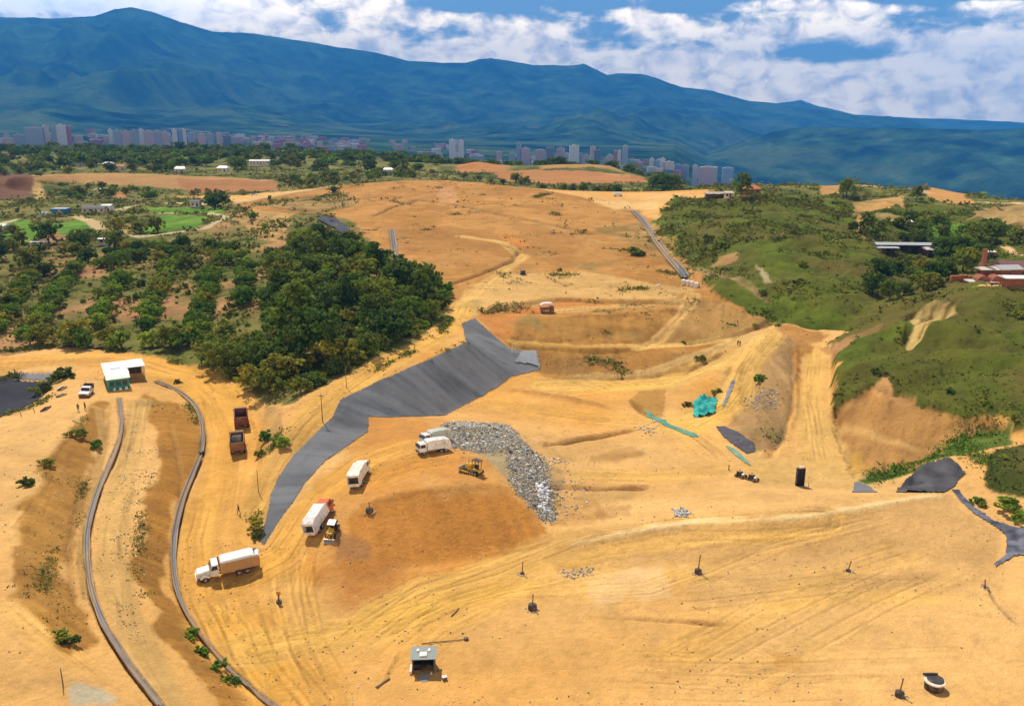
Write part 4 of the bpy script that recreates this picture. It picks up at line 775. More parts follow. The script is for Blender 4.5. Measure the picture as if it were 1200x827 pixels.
tree(*at(868, 231), 'tall', 1.15, 'dark tree between the grey roofed house and the orange roofed house'); tree(*at(992, 230), 'round', 1.35, 'round dark tree on the ridge beside the orange cut'); tree(*at(926, 216), 'dry', 1.5, 'bare brown tree standing on the skyline right of the orange roofs'); tree(*at(1074, 236), 'tall', .95, 'slim tree in front of the orange spoil heap'); tree(*at(1015, 276), 'tall', 1.0, 'dark tree beside the bare scar in the right valley')
for px, py, s in ((1076, 286, 1.1), (1100, 300, 1.2), (1112, 310, 1.5), (1125, 306, 1.5), (1136, 296, 1.6), (1148, 290, 1.7), (1158, 284, 1.7), (1162, 276, 1.5), (1108, 322, 1.1), (1128, 318, 1.2), (1142, 312, 1.2), (1118, 296, 1.2)): tree(*at(px, py), 'round', s * .8, 'big dark tree in the cluster left of the brick chimney', 'dark trees beside the brick works')
for x, y in fill([(1010, 340), (1030, 320), (1080, 318), (1110, 330), (1080, 345), (1040, 352)], 7, 16, RNG): tree(x, y, random.choice(['round', 'olive', 'round']), random.uniform(.6, 1.0), 'dark bushy tree in the gully between the two green hills', 'trees in the gully between the hills')
for x, y in fill([(1000, 272), (1060, 264), (1110, 262), (1128, 272), (1060, 282)], 9, 16, RNG): ftree(x, y, random.choice(['olive', 'light', 'round']), random.uniform(.7, 1.1), 'tree on the valley floor behind the long sheds', 'trees behind the long sheds')
for x, y in fill([(1180, 290), (1200, 276), (1230, 280), (1230, 306), (1200, 300)], 8, 6, RNG): ftree(x, y, 'olive', random.uniform(.8, 1.1), 'tree beside the earth track at the right edge', 'trees beside the right track')
G_F = 'nearest trees of the far wooded plain'
for x, y in fill([(r * math.sin(R(a)), r * math.cos(R(a))) for a, r in ((-34, 770), (-22, 760), (-12, 770), (-7, 720), (-6, 800), (-12, 900), (-34, 900))], 13, 40, RNG, True):
    ftree(x, y, random.choice(['round', 'olive', 'umbrella', 'round']), random.uniform(1.0, 1.9), 'tree of the wooded plain just above the long cut bank', G_F)
# the rest of the far wood reads as one mass
def mass(name, pts, keys, smin, smax, label, cat, stuff=True):
    V = []; F = []; Cc = []; o = 0
    for pt in pts:
        x, y = pt[:2]; me = TREES[(pt[2] if len(pt) > 2 else random.choice(keys)) + str(random.randrange(3))][0]; n = len(me.vertices)
        v = np.empty(n * 3, np.float32); me.vertices.foreach_get('co', v); v = v.reshape(-1, 3); c = np.empty(n * 4, np.float32); me.attributes['Col'].data.foreach_get('color', c); c = c.reshape(-1, 4)[:, :3]
        q = np.repeat(RNG.random(n // 4) < .45, 4); v = v[q]; c = c[q]; n = len(v); s = pt[3] if len(pt) > 3 else random.uniform(smin, smax)
        v = v.reshape(-1, 4, 3); v = (v - v.mean(1, keepdims=True)) * 1.5 + v.mean(1, keepdims=True); v = v.reshape(-1, 3)
        V.append(v * s + np.array((x, y, gz(x, y) - .4 * s))); Cc.append(c * random.uniform(.7, 1.25)); F.append(np.arange(n).reshape(-1, 4) + o); o += n
    return link(name, mesh_np(name, np.concatenate(V), np.concatenate(F), np.concatenate(Cc)), scrub_mat, kind='stuff' if stuff else None, label=label, category=cat)
ug = fill([(318, 462), (366, 454), (436, 418), (488, 392), (512, 370), (522, 350), (506, 324), (470, 302), (435, 292), (400, 276), (350, 272), (320, 300), (308, 345), (310, 392), (240, 405), (260, 440)], 2.6, 420, RNG)
mass('undergrowth', [(x, y, random.choice(['olive', 'light', 'light', 'umbrella', 'light']), random.uniform(.30, .6)) for x, y in ug], None, 1, 1, 'green undergrowth filling the wood beside the liner road', 'undergrowth')
ug = fill([(-40, 400), (-30, 318), (60, 300), (290, 300), (300, 400), (230, 405)], 5.5, 110, RNG)
mass('undergrowth', [(x, y, random.choice(['light', 'light', 'umbrella', 'olive']), random.uniform(.16, .30)) for x, y in ug], None, 1, 1, 'low green shrubs growing between the rows of the grove', 'undergrowth')
fw = fill([(r * math.sin(R(a)), r * math.cos(R(a))) for a, r in ((-40, 860), (-22, 850), (-12, 850), (-5, 860), (-5, 1200), (-12, 1480), (-40, 1550))], 17, 430, RNG, True)
fw += fill([(r * math.sin(R(a)), r * math.cos(R(a))) for a, r in ((-5, 900), (2, 930), (8, 900), (14, 800), (14, 1100), (-5, 1300))], 17, 120, RNG, True)
mass('far_wood', fw + FAR, ['round', 'olive', 'umbrella'], 1.2, 2.2, 'dark wood and scattered far trees on the plain and hill tops before the city', 'wood')

# scrub, grass and weeds: one mesh of leaf tufts for each kind of cover
def tufts(name, msk, n, size, cols, label, cat, hgt=.5, per=4, rlim=700, wpow=1.0, patch=None):
    wgt = (msk * (RR ** 2) * (RR < rlim) * (np.abs(th)[None] < R(40))).ravel() * (RR ** (-wpow) * np.ones_like(GX)).ravel()
    if patch is not None: wgt = wgt * patch.ravel()
    k = RNG.choice(len(wgt), n, p=wgt / wgt.sum()); x = GX.ravel()[k] + RNG.normal(0, .3, n); y = GY.ravel()[k] + RNG.normal(0, .3, n); z = samp(GZ, x, y)
    s = size * RNG.lognormal(0, .45, n) * np.clip(np.hypot(x, y) / 230, .55, 2.0)
    cen = np.repeat(np.stack([x, y, z], 1), per, 0) + RNG.normal(0, 1, (n * per, 3)) * np.repeat(s, per)[:, None] * np.array([.7, .7, .3])
    cen[:, 2] += np.abs(RNG.normal(0, 1, n * per)) * np.repeat(s, per) * hgt
    v, f = leaf_quads(cen, np.repeat(s, per) * .62, RNG)
    cc = np.array(cols)[RNG.integers(0, len(cols), n)] * RNG.uniform(.65, 1.35, (n, 1)); cc = np.repeat(cc, per * 4, 0)
    return link(name, mesh_np(name, v, f, cc), scrub_mat, label=label, category=cat, kind='stuff')
clump = np.clip(fbm(GX, GY, 12, 4, 201) * 2.2 + .55, .05, 1.6)
hills = np.clip(hill1 + hill2, 0, 1) * (veg > .5)
hills = np.maximum(hills, pmask([(1150, 530), (1200, 520), (1470, 520), (1470, 600), (1200, 586), (1155, 572)], .8, 1)); clump2 = np.clip(clump * clump * .8, .06, 1.6)
tufts('hill_scrub', hills, 22000, .27, [(.12, .145, .012), (.10, .115, .011), (.16, .18, .018), (.08, .095, .010), (.17, .14, .03)], 'rough scrub and grass covering the two green hills', 'scrub', .35, 4, 520, 1.0, clump2)
tufts('grass', np.clip(left + veg * .6 - hills, 0, 1) * (veg > .4) * (1 - np.clip(blur(lawn_m, 3) * 2, 0, 1)) * (1 - .75 * np.clip(soiln, 0, 1)), 24000, .40, [(.12, .155, .016), (.16, .165, .025), (.09, .115, .014), (.2, .16, .045)], 'rough grass and undergrowth between the trees', 'grass', .45, 4, 800, .8, clump)
weedm = (weedy * .8 + emb1 * .10 + emb2 * .08 + dome * .03 + face1 * .05 + hum * .05) * dirt * np.clip(clump - .5, 0, 1)
tufts('weeds', weedm, 3000, .17, [(.12, .12, .02), (.17, .14, .04), (.09, .10, .015), (.22, .17, .06)], 'sparse dry weeds on the bare slopes', 'weeds', .5, 4, 560, 1.2)
def strip_weeds(pts_list, wd, n, size, cols, label):
    m = np.zeros((NU, NT_))
    for p in pts_list:
        d, run, sg = ldist(wpoly(p, False), wd * 2); m = np.maximum(m, np.exp(-(d / wd) ** 2) * (d < 1e8))
    tufts('weeds', m * np.clip(clump - .35, 0, 1), n, size, cols, label, 'weeds', .6, 5, 620, 1.0)
strip_weeds([[(690, 392), (740, 390)], [(640, 398), (665, 398)], [(690, 420), (722, 428), (730, 436)], [(648, 322), (700, 322)], [(565, 364), (660, 352), (700, 356)], [(684, 270), (740, 262)], [(695, 280), (712, 292)], [(728, 290), (752, 298)], [(770, 316), (806, 326)], [(728, 340), (752, 338)], [(690, 308), (705, 306)], [(625, 232), (640, 228)], [(500, 284), (536, 286)], [(370, 232), (408, 226)]], 1.8, 2000, .20, [(.12, .14, .016), (.16, .17, .024), (.20, .17, .045)], 'green weed patches in bands across the old dome')
strip_weeds([[(226, 748), (236, 766), (262, 790)], [(190, 735), (205, 760)], [(62, 742), (84, 752)], [(218, 470), (240, 510), (236, 545)], [(196, 455), (226, 466)], [(98, 512), (112, 524)], [(42, 550), (58, 562)], [(70, 540), (110, 470)], [(20, 560), (34, 590)], [(152, 500), (140, 560)], [(168, 600), (160, 670), (185, 730)], [(60, 640), (50, 690)], [(120, 500), (100, 560), (88, 620)]], .6, 2000, .15, [(.13, .16, .016), (.18, .18, .03), (.22, .18, .05)], 'weeds along the gutters and the edges of the left embankment')
strip_weeds([[(1008, 562), (1060, 548), (1090, 538), (1124, 514), (1160, 505)], [(1130, 525), (1150, 540)]], 1.5, 2600, .20, [(.11, .20, .014), (.15, .23, .025), (.09, .15, .012)], 'bright green grass strip under the bare foot of the second hill')
strip_weeds([[(0, 488), (40, 476), (62, 462)], [(62, 448), (78, 440)], [(0, 444), (20, 440)], [(120, 408), (190, 418), (240, 440)], [(0, 412), (60, 406)], [(428, 442), (480, 414), (515, 392), (526, 372)], [(330, 505), (315, 530)], [(405, 468), (440, 447)], [(448, 444), (545, 402)], [(298, 605), (303, 632)], [(560, 468), (602, 446)]], .8, 3400, .20, [(.11, .15, .014), (.15, .18, .02), (.19, .17, .04)], 'green weeds along the road edges and the lined basin')
print('TREES', ntree)
strip_weeds([[(220, 738), (230, 756), (242, 772), (264, 792)]], .7, 900, .17, [(.10, .16, .012), (.14, .18, .02), (.08, .12, .012)], 'thick green weeds in a strip beside the gutter at the lower left')
# single bushes
for px, py, k, s, lab in ((46, 463, 'olive', 2.4, 'pale green bush at the near corner of the black basin'), (74, 444, 'olive', 2.6, 'round olive bush at the right end of the black basin'), (60, 447, 'dark', 1.5, 'small dark bush between the olive bush and the pale lining strip'), (112, 524, 'green', 1.5, 'green bush on the slope left of the curved gutter'), (86, 512, 'olive', 1.5, 'taller weedy bush above the green slope bush'), (52, 545, 'olive', 1.3, 'dry bush at the top edge of the left slope'), (34, 568, 'olive', 1.3, 'wispy bush at the upper edge of the left slope, lower of two'),
                          (70, 748, 'dark', 1.0, 'dark low bush at the lower end of the left slope'), (80, 754, 'dark', .8, 'small dark bush just right of the dark low bush'), (225, 748, 'green', 1.1, 'upper green bush beside the gutter at the lower left'), (238, 766, 'green', 1.2, 'middle green bush beside the gutter at the lower left'), (252, 782, 'green', 1.1, 'lower green bush beside the gutter at the lower left'), (208, 449, 'olive', 1.0, 'bush beside the stony gutter at the bend'),
                          (312, 515, 'green', 1.7, 'left bush of the pair at the fork of the two earth roads'), (326, 520, 'green', 1.6, 'right bush of the pair at the fork of the two earth roads'), (306, 532, 'dark', 1.1, 'dark bush below the pair at the road fork'), (297, 618, 'olive', 1.5, 'bush at the lower tip of the big liner'), (300, 630, 'olive', 1.0, 'small bush under the lower tip of the big liner'), (742, 297, 'dark', 3.0, 'dense dark green bush alone on the right of the dome'), (750, 299, 'dark', 2.0, 'smaller dark bush touching the dense one on the dome'),
                          (1186, 602, 'green', 2.2, 'bright green bush at the right edge above the ditch liner'), (1198, 610, 'green', 1.5, 'small bush right of the bright green bush'), (1146, 590, 'green', 1.1, 'small green bush on the bare bank above the ditch'), (1152, 594, 'olive', .9, 'olive bush on the bare bank above the ditch'), (892, 446, 'green', 1.6, 'small green bush on the brown hummock'), (838, 462, 'olive', 1.3, 'bush beside the teal netting pile'), (806, 476, 'olive', 1.1, 'bush left of the teal netting pile'), (818, 422, 'olive', 1.4, 'bush on the slope end above the pit floor'),
                          (846, 290, 'dark', 2.4, 'dark round bush on the face of the first green hill'), (832, 280, 'dark', 1.9, 'dark bush up left of the round bush on the hill'), (850, 292, 'dark', 1.5, 'dark bush touching the round bush on the hill'), (912, 282, 'dark', 1.5, 'dark bush in the middle of the first green hill'), (940, 312, 'olive', 1.8, 'olive bush on the right flank of the first hill'), (1190, 372, 'dark', 1.8, 'dark bush at the right edge of the second hill'), (1115, 460, 'dark', 1.1, 'small dark bush low on the second hill'), (1030, 438, 'olive', 1.2, 'bush over the bare peak of the second hill'), (895, 345, 'olive', 1.5, 'low bush at the foot of the first green hill'),
                          (886, 383, 'green', 1.1, 'bush beside the track near the ravine'), (912, 382, 'green', 1.0, 'green tuft bush by the bend near the ravine'), (802, 402, 'green', .8, 'tiny green bush on the lower terrace'), (655, 318, 'olive', 1.2, 'low dry bush on the bench below the old drain')):
    bush(px, py, k, s, lab, None, .7 if 'gutter at the lower left' in lab else .8)
for px, py in ((40, 340), (50, 352), (44, 362), (36, 368), (216, 338), (220, 346), (268, 352), (270, 362), (268, 372), (165, 336), (160, 352), (112, 344), (308, 374), (310, 384)): bush(px, py, 'dark', random.uniform(.9, 1.4), 'small dark shrub on bare soil between the grove rows', 'dark shrubs between the grove rows', 1.3)

# ------------------------------------------------------------------ mesh collector for built things
class MB:
    def __init__(s): s.v = []; s.f = []
    def _add(s, v, f):
        o = len(s.v); s.v += [tuple(map(float, q)) for q in v]; s.f += [tuple(i + o for i in q) for q in f]; return s
    def box(s, x0, x1, y0, y1, z0, z1, tx=0.0, ty=0.0, bev=.0):
        """box; tx / ty pull the top in at both ends"""
        v = [(x0, y0, z0), (x1, y0, z0), (x1, y1, z0), (x0, y1, z0), (x0 + tx, y0 + ty, z1), (x1 - tx, y0 + ty, z1), (x1 - tx, y1 - ty, z1), (x0 + tx, y1 - ty, z1)]
        return s._add(v, [(3, 2, 1, 0), (4, 5, 6, 7), (0, 1, 5, 4), (1, 2, 6, 5), (2, 3, 7, 6), (3, 0, 4, 7)])
    def prism(s, prof, y0, y1):
        """side profile (x, z) drawn across from y0 to y1"""
        n = len(prof); v = [(x, y0, z) for x, z in prof] + [(x, y1, z) for x, z in prof]
        return s._add(v, [tuple(range(n)), tuple(range(2 * n - 1, n - 1, -1))] + [((k + 1) % n, k, n + k, n + (k + 1) % n) for k in range(n)])
    def cyl(s, p0, p1, r0, r1=None, n=14, cap=True):
        v, f = tube(p0, p1, r0, r0 if r1 is None else r1, n); f = [tuple(q) for q in f]
        if cap: f += [tuple(range(n - 1, -1, -1)), tuple(range(n, 2 * n))]
        return s._add(v, f)
    def build(s, name, m, parent=None, bevel=.0, **props):
        me = bpy.data.meshes.new(name); me.from_pydata(s.v, [], s.f); me.update()
        import bmesh
        b = bmesh.new(); b.from_mesh(me); bmesh.ops.recalc_face_normals(b, faces=b.faces)
        if bevel: bmesh.ops.bevel(b, geom=list(b.edges), offset=bevel, segments=1, affect='EDGES', clamp_overlap=True)
        b.to_mesh(me); b.free()
        return link(name, me, m, parent, **props)
def thing(name, label, cat, px, py, face=None, group=None, up=0.0, rot=None, xy=None, sc=1.0):
    """an Empty on the ground under photo pixel (px, py); face = pixel its +X end points to; it leans with the ground"""
    x, y = xy or at(px, py); e = bpy.data.objects.new(name, None); COL.objects.link(e)
    a = rot if rot is not None else 0.0
    if face is not None: fx, fy = at(*face); a = math.atan2(fy - y, fx - x)
    d = 2.2; c, s_ = math.cos(a), math.sin(a)
    if face is not None:
        zf, zb = gz(x + c * d, y + s_ * d), gz(x - c * d, y - s_ * d); zl, zr = gz(x - s_ * 1, y + c * 1), gz(x + s_ * 1, y - c * 1)
        X = Vector((c * 2 * d, s_ * 2 * d, zf - zb)).normalized(); Yv = Vector((-s_ * 2, c * 2, zl - zr)).normalized(); Z = X.cross(Yv).normalized(); Yv = Z.cross(X)
        e.rotation_euler = Matrix((X, Yv, Z)).transposed().to_euler(); z = (zf + zb) / 2
    else: e.rotation_euler = (0, 0, a); z = gz(x, y)
    e.scale = (sc, sc, sc); e.location = (x, y, z + up); e['label'] = label; e['category'] = cat
    if group: e['group'] = group
    return e
White = mat('white_paint', (.76, .74, .70), .45, var=.12, scale=2, dirt_=.5, spec=.4); Cream = mat('cream_paint', (.72, .66, .54), .5, var=.12, dirt_=.45)
Glass = mat('dark_glass', (.02, .025, .03), .12, var=0, spec=.6); Black = mat('black_rubber', (.018, .017, .016), .8, var=.2, dirt_=.35); Dark = mat('dark_steel', (.045, .04, .036), .6, var=.2, dirt_=.3)
Steel = mat('worn_steel', (.36, .35, .33), .45, .4, var=.2, dirt_=.4); RustO = mat('orange_rust', (.50, .29, .12), .8, var=.3, scale=1.5, dirt_=.5); RedB = mat('red_brown_paint', (.24, .065, .035), .6, var=.2, dirt_=.35); Yel = mat('yellow_paint', (.62, .36, .03), .5, var=.15, dirt_=.3)
Teal = mat('teal_paint', (.01, .23, .20), .5, var=.1, dirt_=.1); RoofW = mat('white_roof_sheet', (.80, .80, .78), .4, var=.05, scale=1.2); Grn = mat('dull_green_paint', (.10, .17, .11), .5, var=.12, dirt_=.3); Orange = mat('orange_red_paint', (.55, .10, .02), .5, var=.1); Tarp = mat('pale_tarpaulin', (.72, .70, .66), .7, var=.12, scale=1.3, bump=.06, bscale=2.5)
Zinc0 = mat('vent_zinc', (.3, .3, .3), .6, var=.1); GreyR = mat('grey_roof_sheet', (.20, .24, .22), .5, var=.15, scale=2, dirt_=.15); Wood = mat('weathered_wood', (.16, .11, .07), .9, var=.25, scale=5)
def wheel(parent, x, y, r=.5, w=.28, z=None):
    z = r if z is None else z
    t = MB().cyl((x, y - w / 2, z), (x, y + w / 2, z), r, n=18).build('wheel', Black, parent, .03)
    MB().cyl((x, y + (w / 2 - .01) * (1 if y > 0 else -1), z), (x, y + (w / 2 + .02) * (1 if y > 0 else -1), z), r * .5, n=14).build('rim', Steel, t)
def lamps(parent, x, ys, z, m=None):
    for y in ys: MB().box(x - .03, x + .05, y - .14, y + .14, z - .09, z + .09).build('headlight', m or Steel, parent)
def cab_over(t, x0, x1, wd, z0, z1, m, roof=None):
    """flat-fronted lorry cab with its glass and mirrors"""
    h = wd / 2
    c = MB().prism([(x0, z0), (x1, z0), (x1 + .02, z0 + .9), (x1 - .25, z1 - .15), (x1 - .45, z1), (x0, z1)], -h, h).build('cab', m, t, .05)
    MB().prism([(x1 + .05, z0 + 1.0), (x1 + .09, z0 + 1.0), (x1 - .19, z1 - .22), (x1 - .24, z1 - .22)], -h + .12, h - .12).build('windscreen', Glass, c)
    for s in (-1, 1):
        MB().box(x0 + .3, x1 - .35, s * h - .02, s * h + .02, z0 + 1.0, z1 - .3).build('window', Glass, c); MB().box(x1 - .12, x1, s * (h + .18) - .08, s * (h + .18) + .08, z0 + .95, z1 - .45).build('mirror', Dark, c)
    MB().box(x1 - .05, x1 + .1, -h, h, z0 - .15, z0 + .2).build('bumper', Dark, t); lamps(t, x1 + .06, (-h + .3, h - .3), z0 + .42)
    return c
def chassis(t, x0, x1, axles, wd=2.3, r=.5):
    m = MB()
    for s in (-1, 1): m.box(x0, x1, s * .42 - .08, s * .42 + .08, .62, .88)
    for k in range(6): m.box(x0 + (x1 - x0) * k / 5 - .06, x0 + (x1 - x0) * k / 5 + .06, -.34, .34, .66, .84)
    m.build('chassis', Dark, t)
    for x, dual in axles:
        for s in (-1, 1): wheel(t, x, s * (wd / 2 - .16), r, .50 if dual else .30)
def garbage_truck(label, px, py, face, cabm=None, bodym=None, sc=.76):
    t = thing('garbage_truck', label, 'garbage truck', px, py, face, 'garbage trucks on the tipping mound', sc=sc)
    cabm = cabm or White; bodym = bodym or White
    chassis(t, -3.6, 3.6, ((2.7, 0), (-1.5, 1), (-2.7, 1))); cab_over(t, 2.1, 3.9, 2.3, .75, 2.75, cabm)
    b = MB().prism([(-2.3, 1.0), (1.9, 1.0), (1.95, 2.9), (1.6, 3.25), (-2.3, 3.25)], -1.22, 1.22).build('hopper_body', bodym, t, .07)
    for k in range(5):
        for s in (-1, 1): MB().box(-2.0 + k * .95, -1.9 + k * .95, s * 1.24 - .035, s * 1.24 + .035, 1.1, 3.1).build('rib', bodym, b)
    for s in (-.55, .55): MB().box(-2.2, 1.5, s - .05, s + .05, 3.25, 3.31).build('roof_rail', bodym, b)
    g = MB()                                             # tailgate: a hollow hopper open to the rear
    g.prism([(-2.35, 3.3), (-3.6, 2.9), (-3.75, 2.55), (-2.35, 2.75)], -1.25, 1.25)
    for s in (-1, 1): g.prism([(-2.35, 2.75), (-3.75, 2.55), (-4.05, 1.3), (-3.7, .75), (-2.35, .85)], s * 1.17 - .08, s * 1.17 + .08)
    g.box(-4.0, -2.35, -1.09, 1.09, .70, .86); g.box(-4.1, -3.98, -1.09, 1.09, .72, 1.35)
    g.build('tailgate', bodym, t); MB().prism([(-2.40, .9), (-2.36, 2.7), (-3.2, 2.5), (-3.0, 1.5), (-3.4, .95)], -1.05, 1.05).build('packer_blade', Dark, t)
    return t
def place_done(): pass

# 1 the long tipper truck at the road junction
t = thing('tipper_truck', 'long white bonneted tipper truck with orange brown sides and pale tarpaulin crossing the junction', 'truck', 267, 673, (229, 679), sc=.84)
chassis(t, -4.6, 4.2, ((3.4, 0), (-1.6, 1), (-2.9, 1)), 2.4, .52)
h = MB().prism([(2.5, .8), (4.55, .8), (4.6, 1.5), (4.4, 1.75), (2.5, 1.95)], -.85, .85).build('hood', White, t, .07)
MB().box(4.58, 4.64, -.6, .6, .85, 1.5).build('grille', Steel, h)
for s in (-1, 1): MB().prism([(2.75, .75), (4.2, .75), (4.1, 1.25), (3.7, 1.42), (3.1, 1.42), (2.85, 1.2)], s * 1.02 - .17, s * 1.02 + .17).build('mudguard', White, t, .04)
c = MB().prism([(1.25, .8), (2.55, .8), (2.55, 1.9), (2.25, 2.75), (1.25, 2.8)], -1.1, 1.1).build('cab', White, t, .06)
MB().prism([(2.58, 1.98), (2.62, 1.98), (2.34, 2.68), (2.30, 2.68)], -.98, .98).build('windscreen', Glass, c)
for s in (-1, 1): MB().prism([(1.45, 1.9), (2.45, 1.9), (2.2, 2.6), (1.45, 2.6)], s * 1.11 - .02, s * 1.11 + .02).build('window', Glass, c)
MB().cyl((1.15, -.9, 1.0), (1.15, -.9, 3.1), .08).build('exhaust_pipe', Steel, t)
MB().box(4.5, 4.72, -1.15, 1.15, .55, .82).build('bumper', Steel, t); lamps(t, 4.58, (-.72, .72), 1.25)
m = MB()
for s in (-1, 1): m.box(-4.8, 1.0, s * 1.2 - .05, s * 1.2 + .05, 1.05, 2.75)
m.box(-4.8, 1.0, -1.15, 1.15, .95, 1.1); m.box(.95, 1.05, -1.15, 1.15, 1.1, 3.0)
cb = m.build('cargo_body', RustO, t)
for k in range(7):
    for s in (-1, 1): MB().box(-4.7 + k * .93, -4.58 + k * .93, s * 1.28 - .05, s * 1.28 + .05, 1.05, 2.75).build('rib', Yel if k == 6 else RustO, cb)
MB().box(-4.9, -4.8, -1.25, 1.25, 1.0, 2.7).build('tailgate', RustO, t)
MB().prism([(-4.2, 2.6), (.94, 2.6), (.94, 2.95), (.5, 3.1), (-3.6, 3.15), (-4.2, 3.0)], -1.13, 1.13).build('tarpaulin', Tarp, t, .1)
MB().cyl((-4.75, -.6, 2.45), (-4.55, .9, 2.5), .42, .36).build('tarpaulin_roll', Tarp, t)
MB().box(-.4, .7, -1.1, -.6, .45, .95).build('fuel_tank', Steel, t)
# 2 compactor trucks
garbage_truck('cream garbage truck alone on the mound with its open rear hopper towards the road', 422, 563, (436, 540), None, Cream)
garbage_truck('white garbage truck with an orange red cab beside the small loader', 377, 612, (392, 590), Orange, White)
garbage_truck('white garbage truck nearest of the pair backed up to the rubbish', 508, 529, (488, 533), White, White, .70)
garbage_truck('greenish white garbage truck half hidden behind the nearer one of the pair', 511, 519, (491, 522.5), White, mat('greenish_white_paint', (.52, .56, .48), .5, var=.15, dirt_=.3), .70)
# 3 bulldozer
t = thing('bulldozer', 'yellow brown bulldozer with a steel blade beside the rubbish heap', 'bulldozer', 554, 554, (541, 550), sc=.78)
for s in (-1, 1):
    tr = MB().prism([(-1.6, .12), (1.3, .05), (1.7, .35), (1.6, .75), (1.2, .95), (-1.4, .95), (-1.85, .7), (-1.85, .35)], s * .95 - .25, s * .95 + .25).build('track', Black, t, .04)
    for k in range(5): MB().cyl((-1.2 + k * .58, s * 1.21, .42), (-1.2 + k * .58, s * 1.24, .42), .2, n=12).build('roller', Steel, tr)
MB().box(-1.7, 1.5, -.68, .68, .5, 1.25).build('body', Yel, t, .05); MB().prism([(.1, 1.25), (1.6, 1.2), (1.6, 1.75), (.1, 1.95)], -.55, .55).build('engine_hood', Yel, t, .05)
c = MB()
for x in (-1.35, .05):
    for y in (-.62, .62): c.box(x - .05, x + .05, y - .05, y + .05, 1.25, 2.85)
c.box(-1.55, .2, -.8, .8, 2.85, 2.98).build('cab', Dark, t); MB().box(-1.1, -.4, -.3, .3, 1.25, 1.9).build('seat', Black, t)
bl = MB().prism([(2.15, .05), (2.3, .05), (2.2, .5), (2.38, 1.2), (2.2, 1.2), (2.05, .5)], -1.75, 1.75).build('blade', Steel, t)
for s in (-1, 1): MB().box(.3, 2.15, s * 1.35 - .1, s * 1.35 + .1, .35, .6).build('push_arm', Yel, t)
MB().cyl((1.0, .3, 1.7), (1.0, .3, 2.6), .06).build('exhaust_pipe', Dark, t)
# 4 backhoe loader
t = thing('backhoe_loader', 'small dark loader with a white roof beside the garbage truck with the red cab', 'loader', 390, 624, (386, 634), sc=.68)
MB().box(-1.6, 1.4, -.6, .6, .6, 1.2).build('body', Dark, t, .04); MB().prism([(.3, 1.2), (1.7, 1.2), (1.7, 1.6), (.3, 1.8)], -.5, .5).build('engine_hood', Yel, t, .04)
c = MB()
for x in (-1.1, .25):
    for y in (-.65, .65): c.box(x - .05, x + .05, y - .05, y + .05, 1.2, 2.6)
c.build('cab_frame', Dark, t); MB().box(-1.05, .2, -.6, .6, 1.25, 2.5).build('cab_glass', Glass, t); MB().box(-1.25, .4, -.8, .8, 2.6, 2.74).build('cab_roof', White, t, .03)
for x, r in ((-1.0, .72), (1.15, .5)):
    for s in (-1, 1): wheel(t, x, s * .92, r, .4)
for s in (-1, 1): MB().prism([(.4, 1.25), (1.9, .9), (2.5, .35), (2.35, .3), (1.8, .75), (.4, 1.05)], s * .62 - .06, s * .62 + .06).build('loader_arm', Yel, t)
MB().prism([(2.3, .1), (3.0, .08), (2.95, .2), (2.5, .3), (2.5, .8), (2.38, .8)], -1.1, 1.1).build('bucket', Steel, t)
MB().prism([(-1.6, .9), (-2.2, 2.0), (-2.0, 2.1), (-1.4, 1.0)], -.12, .12).build('boom', Yel, t); MB().prism([(-2.2, 2.0), (-2.9, 1.2), (-2.75, 1.1), (-2.05, 1.9)], -.1, .1).build('dipper_arm', Yel, t); MB().prism([(-2.9, 1.2), (-3.1, .6), (-2.7, .5), (-2.6, 1.1)], -.25, .25).build('bucket', Dark, t)
# 5 the two dump trucks on the loop road
def dump_truck(label, px, py, face, bodym, load):
    t = thing('dump_truck', label, 'dump truck', px, py, face, 'dump trucks driving up the loop road')
    chassis(t, -2.6, 2.7, ((2.0, 0), (-1.6, 1)), 2.3, .5); cab_over(t, 1.35, 2.9, 2.2, .75, 2.45, bodym)
    m = MB()
    for s in (-1, 1): m.box(-2.7, 1.2, s * 1.12 - .05, s * 1.12 + .05, 1.1, 2.55)
    m.box(-2.7, 1.2, -1.07, 1.07, 1.0, 1.15); m.box(1.12, 1.22, -1.07, 1.07, 1.15, 2.75); b = m.build('dump_body', bodym, t)
    for k in range(4):
        for s in (-1, 1): MB().box(-2.4 + k * 1.05, -2.28 + k * 1.05, s * 1.2 - .04, s * 1.2 + .04, 1.1, 2.5).build('rib', bodym, b)
    g = MB().box(-2.82, -2.71, -1.15, 1.15, 1.0, 2.5).build('tailgate', bodym, t)
    for k in range(4): MB().box(-2.87, -2.82, -1.0 + k * .6, -.88 + k * .6, 1.05, 2.45).build('rib', bodym, g)
    for s in (-1, 1): MB().box(-2.75, -2.68, s * .8 - .15, s * .8 + .15, .7, .86).build('tail_light', Orange, t)
    if load: MB().prism([(-2.2, 1.16), (.9, 1.16), (.6, 2.3), (-.6, 2.9), (-1.5, 2.2)], -.9, .9).build('load', Dark, t, .2)
Mar = mat('maroon_paint', (.17, .05, .035), .6, var=.2, dirt_=.25); BrD = mat('dusty_brown_paint', (.23, .11, .06), .7, var=.2, dirt_=.3)
dump_truck('dark red dump truck with an empty tray, upper of the two on the loop road', 283, 497, (281, 472), Mar, False)
dump_truck('dusty brown dump truck carrying a dark load, lower of the two on the loop road', 279, 526, (279, 500), BrD, True)
